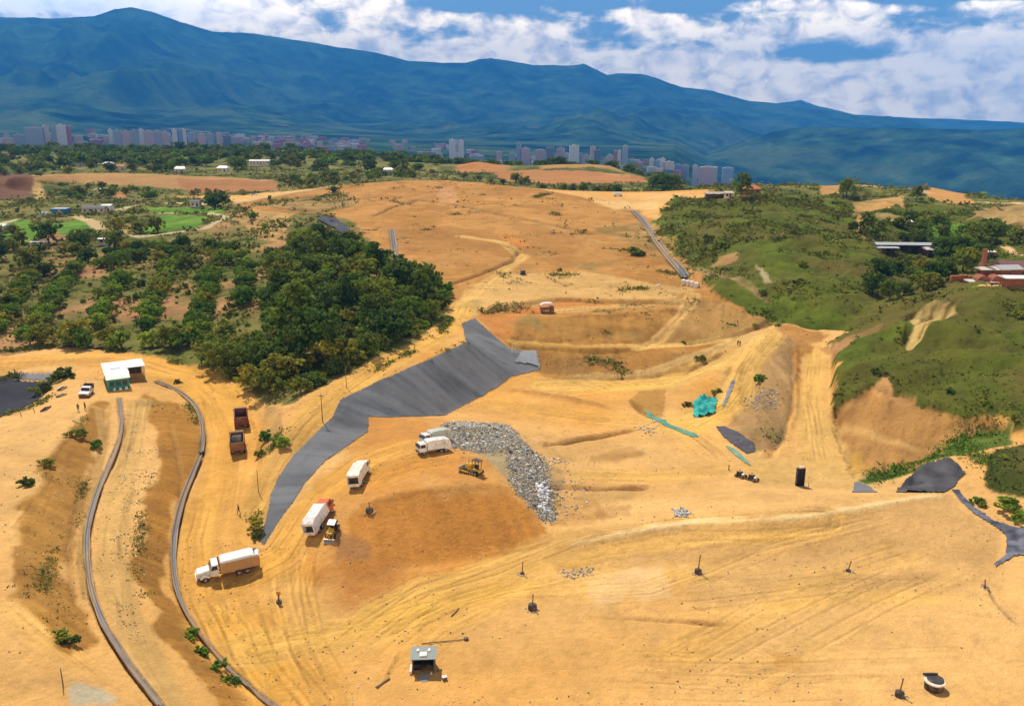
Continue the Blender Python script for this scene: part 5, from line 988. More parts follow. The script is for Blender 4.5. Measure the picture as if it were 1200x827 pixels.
# 6 pickup
t = thing('pickup_truck', 'white pickup truck with a dark tailboard parked left of the white roofed building', 'pickup', 101, 463, (92, 472))
b = MB().prism([(-2.4, .45), (2.35, .45), (2.4, .85), (2.2, 1.0), (.9, 1.1), (-2.4, 1.1)], -.88, .88).build('body', White, t, .05)
c = MB().prism([(-.75, 1.1), (1.0, 1.1), (.5, 1.72), (-.6, 1.75)], -.8, .8).build('cab', White, t, .04)
MB().prism([(1.02, 1.14), (1.06, 1.14), (.57, 1.68), (.53, 1.68)], -.7, .7).build('windscreen', Glass, c)
for s in (-1, 1): MB().prism([(-.65, 1.15), (.85, 1.15), (.45, 1.65), (-.55, 1.65)], s * .81 - .015, s * .81 + .015).build('window', Glass, c)
m = MB()
for s in (-1, 1): m.box(-2.4, -.8, s * .86 - .04, s * .86 + .04, 1.1, 1.75)
m.box(-2.42, -2.34, -.82, .82, 1.1, 1.9).build('cargo_rack', Dark, t); MB().box(2.36, 2.46, -.85, .85, .4, .62).build('bumper', Dark, t); MB().box(2.38, 2.43, -.45, .45, .64, .84).build('grille', Dark, t); lamps(t, 2.36, (-.66, .66), .76)
for x in (1.5, -1.5):
    for s in (-1, 1): wheel(t, x, s * .8, .37, .24)
# 7 white roofed building with its carport; local +X runs to the back
fx, fy = at(140, 457); bx_, by_ = at(131, 432); rot7 = math.atan2(by_ - fy, bx_ - fx)
t = thing('site_building', 'white roofed building with a teal front wall at the top of the curved gutter', 'building', 0, 0, None, rot=rot7, xy=(fx, fy))
wb = MB().box(.3, 11.5, -1.95, 1.95, -.8, 2.5).build('wall', Teal, t)
MB().prism([(1.9, 2.75), (11.9, 2.75), (11.9, 2.87), (1.9, 2.87)], -2.25, 2.25).build('roof', RoofW, t); MB().prism([(-.1, 2.3), (1.9, 2.78), (1.9, 2.86), (-.1, 2.4)], -2.2, 2.2).build('awning', Cream, t)
for k in (-1, 0, 1): MB().box(.26, .31, k * 1.2 - .4, k * 1.2 + .4, .9, 1.8).build('window', Glass, wb)
for k in range(4): MB().box(2.4 + k * 2.3, 3.6 + k * 2.3, 1.94, 1.99, .8, 1.9).build('window', Glass, wb)
MB().box(1.0, 1.8, -2.0, -1.94, -.2, 1.9).build('door', White, wb); MB().box(-.5, .3, -2.1, 2.1, -.8, .1).build('plinth', mat('amber_plinth', (.55, .33, .10), .8, var=.15), t)
for k in (-1.3, -.2, .9): MB().box(-.42, -.12, k - .22, k + .22, .1, .6).build('crate', White, t)
MB().box(6.0, 6.3, -.9, .9, 2.88, 2.96).build('roof_vent', Zinc0, t)
t = thing('carport', 'open white roofed carport joined to the right side of the teal building', 'carport', 0, 0, None, rot=rot7, xy=(fx, fy))
MB().box(6.2, 12.4, -5.7, -2.32, 2.65, 2.77).build('roof', RoofW, t)
for x in (6.4, 9.3, 12.2):
    for y in (-5.5, -2.55): MB().box(x - .07, x + .07, y - .07, y + .07, -.8, 2.65).build('post', Steel, t)
MB().box(12.25, 12.38, -5.4, -2.6, -.6, 2.3).build('back_wall', Dark, t)  # dark panel added in place of the shade under the carport roof
# 8 hut near the camera
t = thing('hut', 'open fronted dark hut with a grey green roof carrying white boxes', 'hut', 497, 783, None, rot=R(3), sc=.82)
for x in (-1.45, 1.45):
    for y in (-1.0, 1.0): MB().box(x - .07, x + .07, y - .07, y + .07, -.2, 2.3).build('post', Wood, t)
MB().box(-1.4, 1.4, .95, 1.03, .1, 2.2).build('back_wall', Dark, t)  # back wall, side walls and bench coloured dark for the shade inside
for s in (-1, 1): MB().box(s * 1.45 - .03, s * 1.45 + .03, -.9, .9, .1, 2.2).build('side_wall', Dark, t)
MB().box(-1.4, 1.4, -.3, .9, .05, .8).build('bench', Black, t)
rf = MB().prism([(-1.35, 2.3), (1.35, 2.5), (1.35, 2.58), (-1.35, 2.38)], -1.75, 1.75).build('roof', GreyR, t); rf.rotation_euler = (0, 0, R(90))
pan = MB().box(-.5, .45, -.85, .05, 2.36, 2.62).build('roof_box', White, t)
for x in (-.78, .72): q = MB().box(x - .17, x + .17, .2, .7, 2.46, 2.66).build('roof_box', White, t); q.rotation_euler = (0, 0, 0)
MB().box(-1.9, -1.6, -1.2, .4, 0, .5).build('side_shelf', Cream, t)
MB().box(.9, 1.15, -1.3, -1.1, 0, .3).build('box', Cream, t)
t = thing('concrete_step', 'round grey concrete step in front of the open dark hut', 'step', 497, 795); MB().cyl((0, 0, -.2), (0, 0, .07), .62, .58, 18).build('slab', mat('concrete', (.30, .29, .27), .9, var=.15, dirt_=.3), t); MB().box(-.4, .4, .4, .75, -.1, .12).build('tread', mat('concrete'), t)
t = thing('wooden_box', 'small dark wooden box standing right of the hut', 'box', 521, 796, None, rot=.4); MB().box(-.25, .25, -.2, .2, 0, .4).build('crate', Wood, t); MB().box(-.27, .27, -.22, .22, .40, .44).build('lid', Cream, t)
t = thing('wooden_plank', 'dark plank lying on the soil left of the hut', 'plank', 449, 800, (458, 794)); MB().box(-1.0, 1.0, -.09, .09, .05, .16).build('board', Wood, t); MB().box(-1.0, -.7, -.2, .2, .0, .05).build('foot', Wood, t)
t = thing('pipe', 'thin dark pipe lying across the soil above the hut', 'pipe', 520, 752, (540, 750)); MB().cyl((-2.6, 0, .1), (2.6, 0, .1), .05).build('tube', Dark, t); MB().box(2.4, 2.9, -.18, .18, 0, .3).build('joint', Dark, t)
t = thing('pipe', 'short bent pipe lying on the soil left of the gas wells', 'pipe', 533, 718, (540, 714)); MB().cyl((-.8, -.2, .1), (.2, 0, .1), .06).cyl((.2, 0, .1), (1.0, .35, .12), .06).build('tube', Dark, t)
# 9 gas wells: a drum with a stand pipe
Tyre = mat('dark_drum', (.05, .035, .028), .8, var=.25, dirt_=.35); RustP = mat('rusty_pipe', (.20, .085, .035), .7, var=.25)
def gas_well(label, px, py, ph, r=.55, hgt=.55, lean=(.1, .0), group='gas wells standing on the bare pad'):
    t = thing('gas_well', label, 'gas well', px, py, None, group)
    d = MB().cyl((0, 0, -.15), (0, 0, hgt), r, r * .92, 16).build('drum', Tyre, t); MB().cyl((0, 0, hgt), (0, 0, hgt + .06), r * .7, r * .7, 16).build('drum_lid', Dark, d)
    if ph: MB().cyl((0, 0, hgt), (lean[0] * ph, lean[1] * ph, hgt + ph), .075, .07, 10).build('stand_pipe', RustP, t); MB().cyl((lean[0] * ph, lean[1] * ph, hgt + ph), (lean[0] * ph, lean[1] * ph, hgt + ph + .1), .11, .11, 10).build('pipe_cap', RustP, t)
    for k in range(9): a = random.uniform(0, 6.28); MB().box(-.14, .14, -.1, .1, -.05, .08, .04, .03).build('stone', mat('pale_stone', (.45, .38, .28), .9, var=.25), t).location = (math.cos(a) * (r + .25), math.sin(a) * (r + .25), 0)
    return t
gas_well('gas well with a tall thin rusty pipe in the middle of the pad', 818, 671, 2.0, .5, .5, (.08, 0))
gas_well('gas well with a wide black drum and a short pipe', 624, 713, 1.3, .58, .6, (.05, 0))
gas_well('gas well with a stout pipe and a low flat base near the crest track', 612, 672, 1.5, .3, .15, (.05, 0))
gas_well('small gas well on the pad right of the tall one', 994, 669, 1.1, .35, .2, (.25, .1))
gas_well('gas well nearest the bottom edge left of the white rimmed tank', 1054, 815, 1.5, .5, .5, (.1, 0))
gas_well('dark gas well on the mound slope beside the garbage trucks', 433, 599, .8, .55, .5, (0, 0))
gas_well('short stub gas well on the right bench beside the liner', 1154, 688, .9, .2, .1, (-.1, 0))
t = thing('tank', 'round tank with a white rim and dark lid near the bottom right corner', 'tank', 1094, 806); d = MB().cyl((0, 0, -.1), (0, 0, .85), .95, 1.0, 20).build('shell', Tyre, t)
MB().cyl((0, 0, .85), (0, 0, 1.0), 1.06, 1.06, 20).build('rim', Cream, t); MB().cyl((.14, .12, 1.0), (.14, .12, 1.1), .86, .84, 20).build('lid', Dark, t); MB().box(-.9, .7, .75, .9, 1.05, 1.3).build('handle', Dark, t)
t = thing('warning_post', 'small yellow capped post with a dark base on the road below the tipper truck', 'post', 327, 706); MB().cyl((0, 0, -.1), (0, 0, .35), .38, .34, 14).build('base', Dark, t); MB().cyl((0, .0, .35), (0, .05, 1.3), .09, .09).build('pole', Dark, t); MB().box(-.25, .25, -.03, .13, 1.1, 1.6).build('sign_plate', mat('amber_paint', (.6, .28, .02), .5, var=.1), t)
# ------------------------------------------------------------------ rubbish, rubble, netting
HEAP = [(519, 497), (548, 495), (592, 498), (612, 518), (634, 545), (642, 575), (648, 590), (656, 612), (644, 612), (622, 592), (600, 570), (596, 548), (590, 530), (562, 528), (530, 524), (518, 512)]
hmask = pmask(HEAP, .8, 2)
def litter(name, msk, n, size, cols, label, cat, flat=.55):
    wgt = (msk * (RR ** 2)).ravel(); k = RNG.choice(len(wgt), n, p=wgt / wgt.sum()); x = GX.ravel()[k] + RNG.normal(0, .15, n); y = GY.ravel()[k] + RNG.normal(0, .15, n); z = samp(GZ, x, y)
    s = size * np.minimum(RNG.lognormal(0, .6, n), 2.4); V = []; F = []
    base = np.array([(-1, -1, -1), (1, -1, -1), (1, 1, -1), (-1, 1, -1), (-1, -1, 1), (1, -1, 1), (1, 1, 1), (-1, 1, 1)], float); fc = np.array([(3, 2, 1, 0), (4, 5, 6, 7), (0, 1, 5, 4), (1, 2, 6, 5), (2, 3, 7, 6), (3, 0, 4, 7)])
    b = base[None] * RNG.uniform(.35, 1.2, (n, 8, 3)) * np.array([1, .7, flat]) * s[:, None, None]
    a = RNG.uniform(0, 6.28, n); tl = RNG.normal(0, .45, n); c, q = np.cos(a)[:, None], np.sin(a)[:, None]
    bx = b[..., 0] * np.cos(tl)[:, None] - b[..., 2] * np.sin(tl)[:, None]; bz = b[..., 0] * np.sin(tl)[:, None] + b[..., 2] * np.cos(tl)[:, None]
    v = np.stack([bx * c - b[..., 1] * q + x[:, None], bx * q + b[..., 1] * c + y[:, None], bz + z[:, None] + (s * .3)[:, None]], -1).reshape(-1, 3)
    f = (fc[None] + (np.arange(n) * 8)[:, None, None]).reshape(-1, 4); cc = np.repeat(np.array(cols)[RNG.integers(0, len(cols), n)] * RNG.uniform(.6, 1.25, (n, 1)), 8, 0)
    return link(name, mesh_np(name, v, f, cc), mat('litter', attr=True, rough=.75, var=.15, scale=2, spec=.25), label=label, category=cat, kind='stuff')
TR = [(.52, .46, .34), (.5, .42, .28), (.40, .37, .29), (.48, .45, .38), (.72, .70, .66), (.30, .22, .13), (.44, .31, .16), (.66, .6, .5), (.24, .24, .16), (.12, .11, .10), (.34, .22, .18), (.16, .22, .18), (.28, .30, .32), (.45, .34, .24), (.2, .18, .13), (.3, .26, .2)]
litter('rubbish', np.clip(blur(hmask, 14) * 1.2, 0, 1) * np.clip(.8 + n_fine, .05, 1), 36000, .066, TR, 'heap of loose grey household rubbish tipped on the mound', 'rubbish')
litter('rubbish', hmask, 320, .17, [(.7, .7, .68), (.6, .58, .54), (.66, .62, .5), (.08, .08, .08), (.14, .2, .32), (.3, .14, .1), (.5, .46, .38)], 'larger bags and sheets lying in the rubbish heap', 'rubbish', .4)
litter('rubbish', pmask([(628, 566), (640, 572), (646, 600), (634, 598)], .4, 1), 300, .15, [(.78, .77, .76), (.66, .66, .68)], 'white plastic rubbish on the lower right of the heap', 'rubbish')
litter('rubbish', np.clip(pmask([(570, 520), (660, 540), (690, 560), (690, 600), (650, 630), (600, 560)], 2, 8) + .5 * pmask([(740, 500), (770, 504), (764, 512), (746, 510)], .5, 2), 0, 1) * np.clip(n_fine + .4, 0, 1), 700, .085, TR, 'scattered rubbish around the foot of the heap', 'rubbish')
litter('stones', pmask([(788, 598), (806, 596), (808, 606), (792, 607)], .3, 1), 160, .12, [(.42, .40, .36), (.34, .32, .28), (.55, .52, .47)], 'small heap of grey stones beyond the crest track', 'stones')
litter('stones', pmask([(655, 668), (696, 664), (696, 674), (664, 676)], .6, 2), 160, .08, [(.5, .44, .36), (.4, .34, .26)], 'pale stones scattered by the brown patch on the pad', 'stones')
litter('stones', pmask([(772, 492), (745, 503), (768, 508)], .4, 2), 120, .08, [(.5, .48, .44), (.4, .37, .33)], 'pale stones at the end of the upper trench', 'stones')
litter('stones', pmask([(870, 465), (905, 455), (915, 478), (890, 482)], 1, 2), 200, .13, [(.36, .35, .33), (.26, .25, .24)], 'grey rubble on the brown hummock', 'stones')
litter('stones', (np.clip(dirt, 0, 1) * (RR < 330) * (np.abs(th)[None] < R(38)) * np.clip(n_mid + .25, 0, 1) * (1 - hmask) * (1 - np.clip(liner_m * 3, 0, 1))) * RR ** -1.0, 11000, .05, [(.40, .27, .13), (.55, .40, .24), (.25, .15, .07), (.62, .5, .36)], 'loose stones and clods on the bare soil', 'stones', .7)
litter('stones', np.clip(pmask([(150, 470), (190, 520), (150, 700), (200, 780), (170, 780), (120, 690)], 1, 3) + lmask([(225, 660), (232, 700), (290, 780)], .8, .5), 0, 1) * np.clip(n_fine, 0, 1), 800, .06, [(.45, .34, .2), (.35, .25, .14)], 'stones along the embankment bench and gutter', 'stones')
net_mat = mat('netting', attr=True, rough=.7, var=.2, scale=1.5, bump=.12, bscale=2.5)
tealc = lcol(None, (.006, .15, .14), (.02, .44, .36), n_tiny * 1.6 + .8 * n_fine)
drape('teal_netting', [(810, 476), (818, 470), (832, 466), (842, 468), (840, 484), (828, 488), (812, 490)], tealc, .6, 'bright teal netting heaped beside the pit track', 'netting', net_mat, .4, relief=1.1 * np.abs(fbm(GX, GY, 2.0, 3, 301)) + .4 * fbm(GX, GY, .8, 2, 302))
drape('teal_netting', [(744, 476), (752, 477), (768, 486), (776, 490), (788, 498), (814, 508), (822, 514), (806, 512), (780, 500), (760, 488)], lcol(None, (.03, .24, .19), (.14, .30, .2), n_tiny * 2), .3, 'long narrow strip of green netting on the pit floor', 'netting', net_mat, .35, relief=.1 * np.abs(n_tiny))
drape('teal_netting', [(846, 521), (856, 524), (872, 536), (884, 548), (874, 544), (856, 532)], lcol(None, (.06, .26, .19), (.25, .33, .22), n_tiny * 2), .3, 'pale green netting strip below the crumpled dark liner', 'netting', net_mat, .35, relief=.12 * np.abs(n_tiny))
drape('lining_scrap', [(612, 412), (630, 412), (634, 432), (622, 428), (600, 426)], lcol(None, (.20, .21, .22), (.30, .31, .32), fbm(GX * 3, GY * .4, 3, 2, 4)), .95, 'light grey tattered end of the big liner by the terrace', 'liner sheet', liner_mat, .2, relief=.12 * np.abs(n_tiny))
# ------------------------------------------------------------------ posts, poles, doorway
t = thing('doorway', 'tall black doorway panel standing beyond the bench', 'doorway', 937, 569, None, rot=R(4))
m = MB(); m.box(-.72, -.6, -.2, .2, -.2, 3.0); m.box(.6, .72, -.2, .2, -.2, 3.0); m.box(-.72, .72, -.2, .2, 3.0, 3.16); m.build('frame', Dark, t)
MB().box(-.6, .6, -.1, .1, -.1, 3.0).build('panel', mat('black_panel', (.012, .012, .014), .7, var=.1), t); MB().box(-.35, .45, -.15, .25, 3.16, 3.42).build('cap', Cream, t); MB().box(-.75, .75, -.9, -.2, -.1, .06).build('sill', mat('concrete'), t)
def pole(name, label, cat, px, py, h, r=.08, arm=None, m=None, lamp=False):
    t = thing(name, label, cat, px, py); MB().cyl((0, 0, -.4), (0, 0, h), r, r * .65, 8).build('shaft', m or Wood, t)
    if arm: MB().box(-arm, arm, -.05, .05, h - .5, h - .36).build('crossarm', m or Wood, t); [MB().cyl((s * arm * .8, 0, h - .36), (s * arm * .8, 0, h - .18), .05).build('insulator', White, t) for s in (-1, 1)]
    if lamp: MB().box(-.1, .7, -.06, .06, h - .08, h + .02).build('lamp_arm', Steel, t); MB().box(.5, 1.0, -.16, .16, h - .16, h - .02).build('lamp_head', White, t)
    return t
pole('utility_pole', 'thin wooden pole standing on the liner road at its middle', 'pole', 378, 494, 5.2, .09, .4)
pole('utility_pole', 'thin brown pole higher up the liner road by the wood', 'pole', 406, 454, 4.4, .08)
pole('street_lamp', 'grey lamp post with a pale lamp in front of the dense wood', 'street lamp', 351, 425, 7.5, .1, None, Steel, True)
pole('stake', 'thin dark stake at the edge of the junction left of the liner', 'stake', 303, 576, 3.6, .06)
pole('stake', 'dark stake with a foot at the lower left of the embankment', 'stake', 74, 803, 1.9, .07)
pole('stake', 'pale white post beside the upper end of the big liner', 'stake', 600, 414, 2.6, .09, None, White)
pole('stake', 'short dark post on the road edge at the top of the black basin', 'stake', 18, 441, 1.8, .08)
pole('stake', 'short stake on the soil right of the doorway', 'stake', 947, 573, 1.2, .06)
pole('stake', 'small stake on the pit floor left of the two machines', 'stake', 854, 551, 1.0, .12)
t = thing('fence_rail', 'low wooden rail on two posts at the left edge of the plateau', 'rail', 33, 486, (40, 484))
MB().cyl((-1.1, 0, -.2), (-1.1, 0, .95), .06).build('post', Wood, t); MB().cyl((1.1, 0, -.2), (1.1, 0, .95), .06).build('post', Wood, t); MB().cyl((-1.2, 0, .85), (1.2, 0, .88), .04).build('rail', Wood, t)
for px, py, ln, fx, fy, lab in ((54, 480, 3.0, 62, 474, 'long rusty steel frame lying on the soil left of the pickup'), (73, 456, 2.2, 80, 452, 'grey metal trough lying at the corner of the black basin'), (72, 464, 1.8, 80, 461, 'pale metal sheet lying below the grey trough')):
    t = thing('scrap_frame', lab, 'scrap metal', px, py, (fx, fy)); m = MB()
    for s in (-1, 1): m.box(-ln / 2, ln / 2, s * .45 - .06, s * .45 + .06, .05, .35)
    m.build('side_rail', Steel if 'grey' in lab or 'pale' in lab else Wood, t); MB().box(-ln / 2, ln / 2, -.39, .39, .04, .12).build('pan', Steel, t)
    for k in range(4): MB().box(-ln / 2 + k * ln / 3.2, -ln / 2 + k * ln / 3.2 + .1, -.39, .39, .13, .3).build('cross_bar', Dark, t)
# small machines on the pit floor: pumps on skids
for px, py, lab in ((868, 559, 'left small machine of the two beyond the bench'), (882, 563, 'right small machine of the two beyond the bench')):
    t = thing('pump', lab, 'pump', px, py, (px + 8, py + 3)); m = MB()
    for s in (-1, 1): m.box(-.9, .9, s * .45 - .06, s * .45 + .06, .02, .18)
    m.build('skid', Dark, t); MB().box(-.7, .2, -.38, .38, .2, .95, .05, .05).build('engine', Dark, t); MB().cyl((.25, 0, .5), (.75, 0, .5), .3).build('pump_casing', Steel, t); MB().cyl((-.3, 0, .95), (-.3, 0, 1.35), .06).build('exhaust_pipe', Dark, t)
    for x in (-.6, .6): wheel(t, x, .62, .26, .14); wheel(t, x, -.62, .26, .14)
    MB().box(-.75, .0, -.3, .3, .97, 1.03).build('cover', RustO, t)
# far machines on the dome
t = thing('farm_truck', 'small red brown open truck with a pale canopy on the dome terrace', 'truck', 641, 366, None, rot=R(8))
chassis(t, -1.9, 1.8, ((1.3, 0), (-1.2, 0)), 1.9, .42); MB().box(.8, 1.9, -.85, .85, .6, 1.7, .1, .05).build('cab', RedB, t, .05); MB().box(-1.95, .7, -.95, .95, .75, 1.35).build('bed', RedB, t)
for x in (-1.85, .6):
    for y in (-.85, .85): MB().box(x - .04, x + .04, y - .04, y + .04, 1.35, 2.2).build('post', Dark, t)
MB().prism([(-2.0, 2.2), (1.9, 2.2), (1.2, 2.75), (-1.2, 2.75)], -1.0, 1.0).build('canopy', mat('pink_canvas', (.72, .56, .48), .8, var=.1), t, .05)
t = thing('drill_rig', 'small dark machine on a pale pad beside the diagonal road on the dome', 'machine', 613, 322, None, rot=R(20))
MB().box(-1.2, 1.2, -.8, .8, 0, .12).build('pad', mat('concrete'), t); MB().box(-.7, .7, -.5, .5, .3, 1.4, .1, .05).build('body', Dark, t)
for s in (-1, 1): MB().box(-.9, .9, s * .55 - .15, s * .55 + .15, .12, .45).build('track', Black, t)
MB().box(-1.0, -.85, -.1, .1, .3, 2.6).build('mast', Steel, t)
for k, (px, py, lab) in enumerate(((801, 333.5, 'leftmost of the row of white tanks at the foot of the long drain'), (806, 334.5, 'second from left of the row of white tanks below the drain'), (811, 335.5, 'third from left of the row of white tanks below the drain'), (816, 337, 'rightmost of the row of white tanks at the hill foot'))):
    t = thing('water_tank', lab, 'tank', px, py, None, 'row of white tanks'); MB().cyl((0, 0, 0), (0, 0, 1.5), .8, .78, 16).build('shell', Cream, t); MB().cyl((0, 0, 1.5), (0, 0, 1.75), .78, .3, 16).build('lid', Cream, t); MB().box(.5, .95, -.1, .1, .2, 1.0).build('outlet_pipe', Dark, t)
t = thing('stone_block', 'small pale block on the dome left of the row of white tanks', 'block', 772, 335); MB().box(-.7, .7, -.5, .5, -.1, .5, .1, .1).build('block', Cream, t, .08)
# ------------------------------------------------------------------ people
def person(px, py, label, shirt, trou, pose=0.0, rot=0.0):
    me = bpy.data.meshes.new('person')
    J = [(0, 0, .95, .13), (0, 0, 1.15, .125), (0, 0, 1.38, .14), (0, 0, 1.50, .06), (0, .01, 1.60, .075), (0, .02, 1.70, .085)]; E = [(0, 1), (1, 2), (2, 3), (3, 4), (4, 5)]
    for s in (-1, 1):
        st = pose * s; b = len(J); J += [(s * .10, 0, .88, .10), (s * .11, st * .5 + .03, .48, .07), (s * .11, st - .02, .08, .05), (s * .12, st + .16, .04, .045)]; E += [(0, b), (b, b + 1), (b + 1, b + 2), (b + 2, b + 3)]
        b = len(J); J += [(s * .20, 0, 1.42, .065), (s * .26, -.02 - st * .2, 1.14, .05), (s * .27, .08 - st * .5, .90, .036), (s * .27, .10 - st * .5, .82, .03)]; E += [(2, b), (b, b + 1), (b + 1, b + 2), (b + 2, b + 3)]
        for k in range(5): n = len(J); J.append((s * (.27 + (.03 if k == 4 else 0)), .075 - st * .5 + k * .014 + (.03 if k == 4 else 0), .74 + (.05 if k == 4 else .008 * abs(k - 1)), .009)); E.append((b + 3, n))
    me.from_pydata([j[:3] for j in J], E, []); o = bpy.data.objects.new('person', me); COL.objects.link(o)
    md = o.modifiers.new('skin', 'SKIN'); md.use_smooth_shade = True
    for v, j in zip(me.skin_vertices[0].data, J): v.radius = (j[3], j[3])
    me.skin_vertices[0].data[0].use_root = True; o.modifiers.new('sub', 'SUBSURF').levels = 1; o.modifiers['sub'].render_levels = 1
    dg = bpy.context.evaluated_depsgraph_get(); nm = bpy.data.meshes.new_from_object(o.evaluated_get(dg)); o.modifiers.clear(); o.data = nm
    a = nm.attributes.new('Col', 'FLOAT_COLOR', 'POINT')
    for k, v in enumerate(nm.vertices):
        z = v.co.z; x = abs(v.co.x); c = (.22, .12, .07) if (z > 1.5 or (x > .2 and z < .98)) else shirt if z > .93 else (.03, .025, .02) if z < .1 else trou
        a.data[k].color = (*c, 1)
    o.data.materials.append(mat('clothes', attr=True, rough=.85, var=.08)); x, y = at(px, py); o.location = (x, y, gz(x, y) + .02); o.rotation_euler = (0, 0, rot); o.scale = (.85, .85, .85); o['label'] = label; o['category'] = 'person'
    hr = MB().cyl((0, 0, 1.70), (0, 0, 1.80), .105, .06, 12).build('hair', mat('dark_hair', (.02, .015, .012), .8, var=.1), o)
    return o
person(92, 482, 'person in dark clothes standing left of the two in front of the pickup', (.05, .05, .07), (.04, .035, .04), .03, .5)
person(100, 480, 'person in a brown red top standing right of the two in front of the pickup', (.16, .06, .04), (.05, .04, .04), .12, -.4)
person(280, 602, 'person in dark clothes walking alone on the loop road', (.05, .045, .05), (.04, .035, .035), .22, 2.4)
person(864.5, 405, 'person in dark clothes standing left of the pair on the pit track', (.04, .035, .03), (.05, .04, .03), .05, .3)
person(867, 405.5, 'person in brown clothes standing right of the pair on the pit track', (.10, .06, .035), (.05, .04, .03), .08, -.3)
person(387, 627, 'person in a yellow vest beside the small loader', (.62, .50, .03), (.05, .05, .08), .12, .8)
# ------------------------------------------------------------------ houses, sheds, brick works
RoofO = mat('clay_tile_roof', (.48, .17, .06), .85, var=.2, scale=2); Brick = mat('brick_wall', (.26, .085, .05), .9, var=.25, scale=2.5, dirt_=.2); Zinc = mat('zinc_roof', (.42, .42, .41), .5, .2, var=.2, scale=1.5); Plas = mat('plaster_wall', (.55, .48, .38), .85, var=.15)
RoofP = mat('purple_roof', (.17, .075, .07), .8, var=.2)
def house(name, label, px, py, lx, ly, h, rh, rot, wm, rm, hip=0.0, openf=False, up=0.0):
    t = thing(name, label, 'shed' if 'shed' in name else 'house', px, py, None, rot=R(rot), up=up)
    if openf:
        for k in range(max(2, int(lx / 3.5)) + 1):
            for s in (-1, 1): x = -lx / 2 + .2 + (lx - .4) * k / max(2, int(lx / 3.5)); MB().box(x - .12, x + .12, s * (ly / 2 - .2) - .12, s * (ly / 2 - .2) + .12, -1.5, h).build('post', wm, t)
        MB().box(-lx / 2 + .4, lx / 2 - .4, ly / 2 - .6, ly / 2 - .45, -1.5, h * .7).build('back_wall', wm, t)
    else:
        w_ = MB().box(-lx / 2, lx / 2, -ly / 2, ly / 2, -2, h).build('wall', wm, t)
        n = max(2, int(lx / 3))
        for k in range(n):
            x = -lx / 2 + lx * (k + .5) / n
            if k == n // 2: MB().box(x - .5, x + .5, -ly / 2 - .06, -ly / 2 + .02, 0, 2.1).build('door', Dark, t)
            else: MB().box(x - .5, x + .5, -ly / 2 - .05, -ly / 2 + .02, 1.0, 2.0).build('window', Glass, t)
    o = .5; x0, x1 = -lx / 2 - o, lx / 2 + o; y0, y1 = -ly / 2 - o, ly / 2 + o
    r = MB(); v = [(x0, y0, h), (x1, y0, h), (x1, y1, h), (x0, y1, h), (x0 + hip * ly / 2, 0, h + rh), (x1 - hip * ly / 2, 0, h + rh)] + [(x0, y0, h + .15), (x1, y0, h + .15), (x1, y1, h + .15), (x0, y1, h + .15)]
    r._add(v, [(3, 2, 1, 0), (6, 7, 5, 4), (8, 9, 4, 5), (9, 6, 4), (7, 8, 5), (0, 1, 7, 6), (1, 2, 8, 7), (2, 3, 9, 8), (3, 0, 6, 9)]); r.build('roof', rm, t)
    return t
house('house', 'low house with an orange hipped tile roof on top of the first green hill', 879, 227, 9, 6, 2.6, 2.0, 5, Brick, RoofO, .8)
house('house', 'wide house with an orange tile roof farther back on the hill top', 888, 213, 19, 8, 2.8, 1.8, 2, Plas, RoofO, .5)
house('shed', 'grey roofed open shed on top of the first green hill', 842, 232, 13, 5, 2.4, .5, -4, Wood, Zinc, 0, True)
house('house', 'small pale house joined to the right end of the grey roofed shed', 853, 232, 3, 3, 2.4, .8, 0, Plas, Plas)
house('shed', 'long low shed with a pale grey roof across the right valley', 1062, 294, 24, 6, 2.6, .7, -4, Wood, Zinc, 0, True)
house('shed', 'left narrow shed roof below the long pale shed', 1034, 297, 10, 3.4, 2.2, .4, -3, Wood, Zinc, 0, True)
house('shed', 'pale patched shed roof right of the long shed by the dark trees', 1098, 300, 9, 6, 2.6, .8, -8, Brick, mat('patched_roof', (.52, .5, .46), .7, var=.35, scale=1.0), 0, True)
house('shed', 'small white roofed shed up the right valley', 1056, 266, 7, 4, 2.4, .6, -6, Wood, RoofW, 0, True)
house('shed', 'pale roofed shed behind the brick chimney', 1155, 302, 4, 3, 2.2, .5, 4, Wood, RoofW)
t = thing('chimney', 'tall square brick chimney of the brick works', 'chimney', 1150, 326); MB().box(-.62, .62, -.62, .62, -1, 8.0, .14, .14).build('stack', Brick, t); MB().box(-.56, .56, -.56, .56, 8.0, 8.3).build('cap', Brick, t)
t = thing('brick_works', 'brick kiln building with arched vaults and an open dark front', 'kiln', 1166, 333, None, rot=R(-4))
MB().box(-7.5, 3.0, -2.0, 2.4, .6, .95).build('deck', Plas, t)
for x in (-7.2, -3.6, 0): MB().box(x - .25, x + .25, -1.9, -1.4, -2, .6).build('pillar', Brick, t)
MB().box(-7.4, 2.8, 1.6, 2.0, -2, .6).build('back_wall', Dark, t); MB().box(2.2, 5.2, -2.3, 2.0, -2, 1.6).build('pier', Brick, t)
for x in (-3.6, .2):
    prof = [(x + 1.7 * math.cos(a), .95 + 1.55 * math.sin(a)) for a in np.linspace(0, math.pi, 11)]; MB().prism(prof, -1.2, 2.2).build('vault', Brick, t)
MB().box(-9.5, -7.5, -2.4, -1.9, -2.2, -.9).build('low_wall', Brick, t); MB().box(-7.5, 2.2, -2.6, -2.1, -2.2, -1.5).build('low_wall', Brick, t)
house('shed', 'large purple brown roofed shed at the right edge behind the brick works', 1196, 326, 14, 8, 3.0, 1.6, -3, Brick, RoofP, 0, False, .6)
house('shed', 'light grey roofed shed between the vaults and the purple brown roof', 1177, 329, 6, 5, 3.2, 1.0, 6, Brick, Zinc, 0, True, .4)
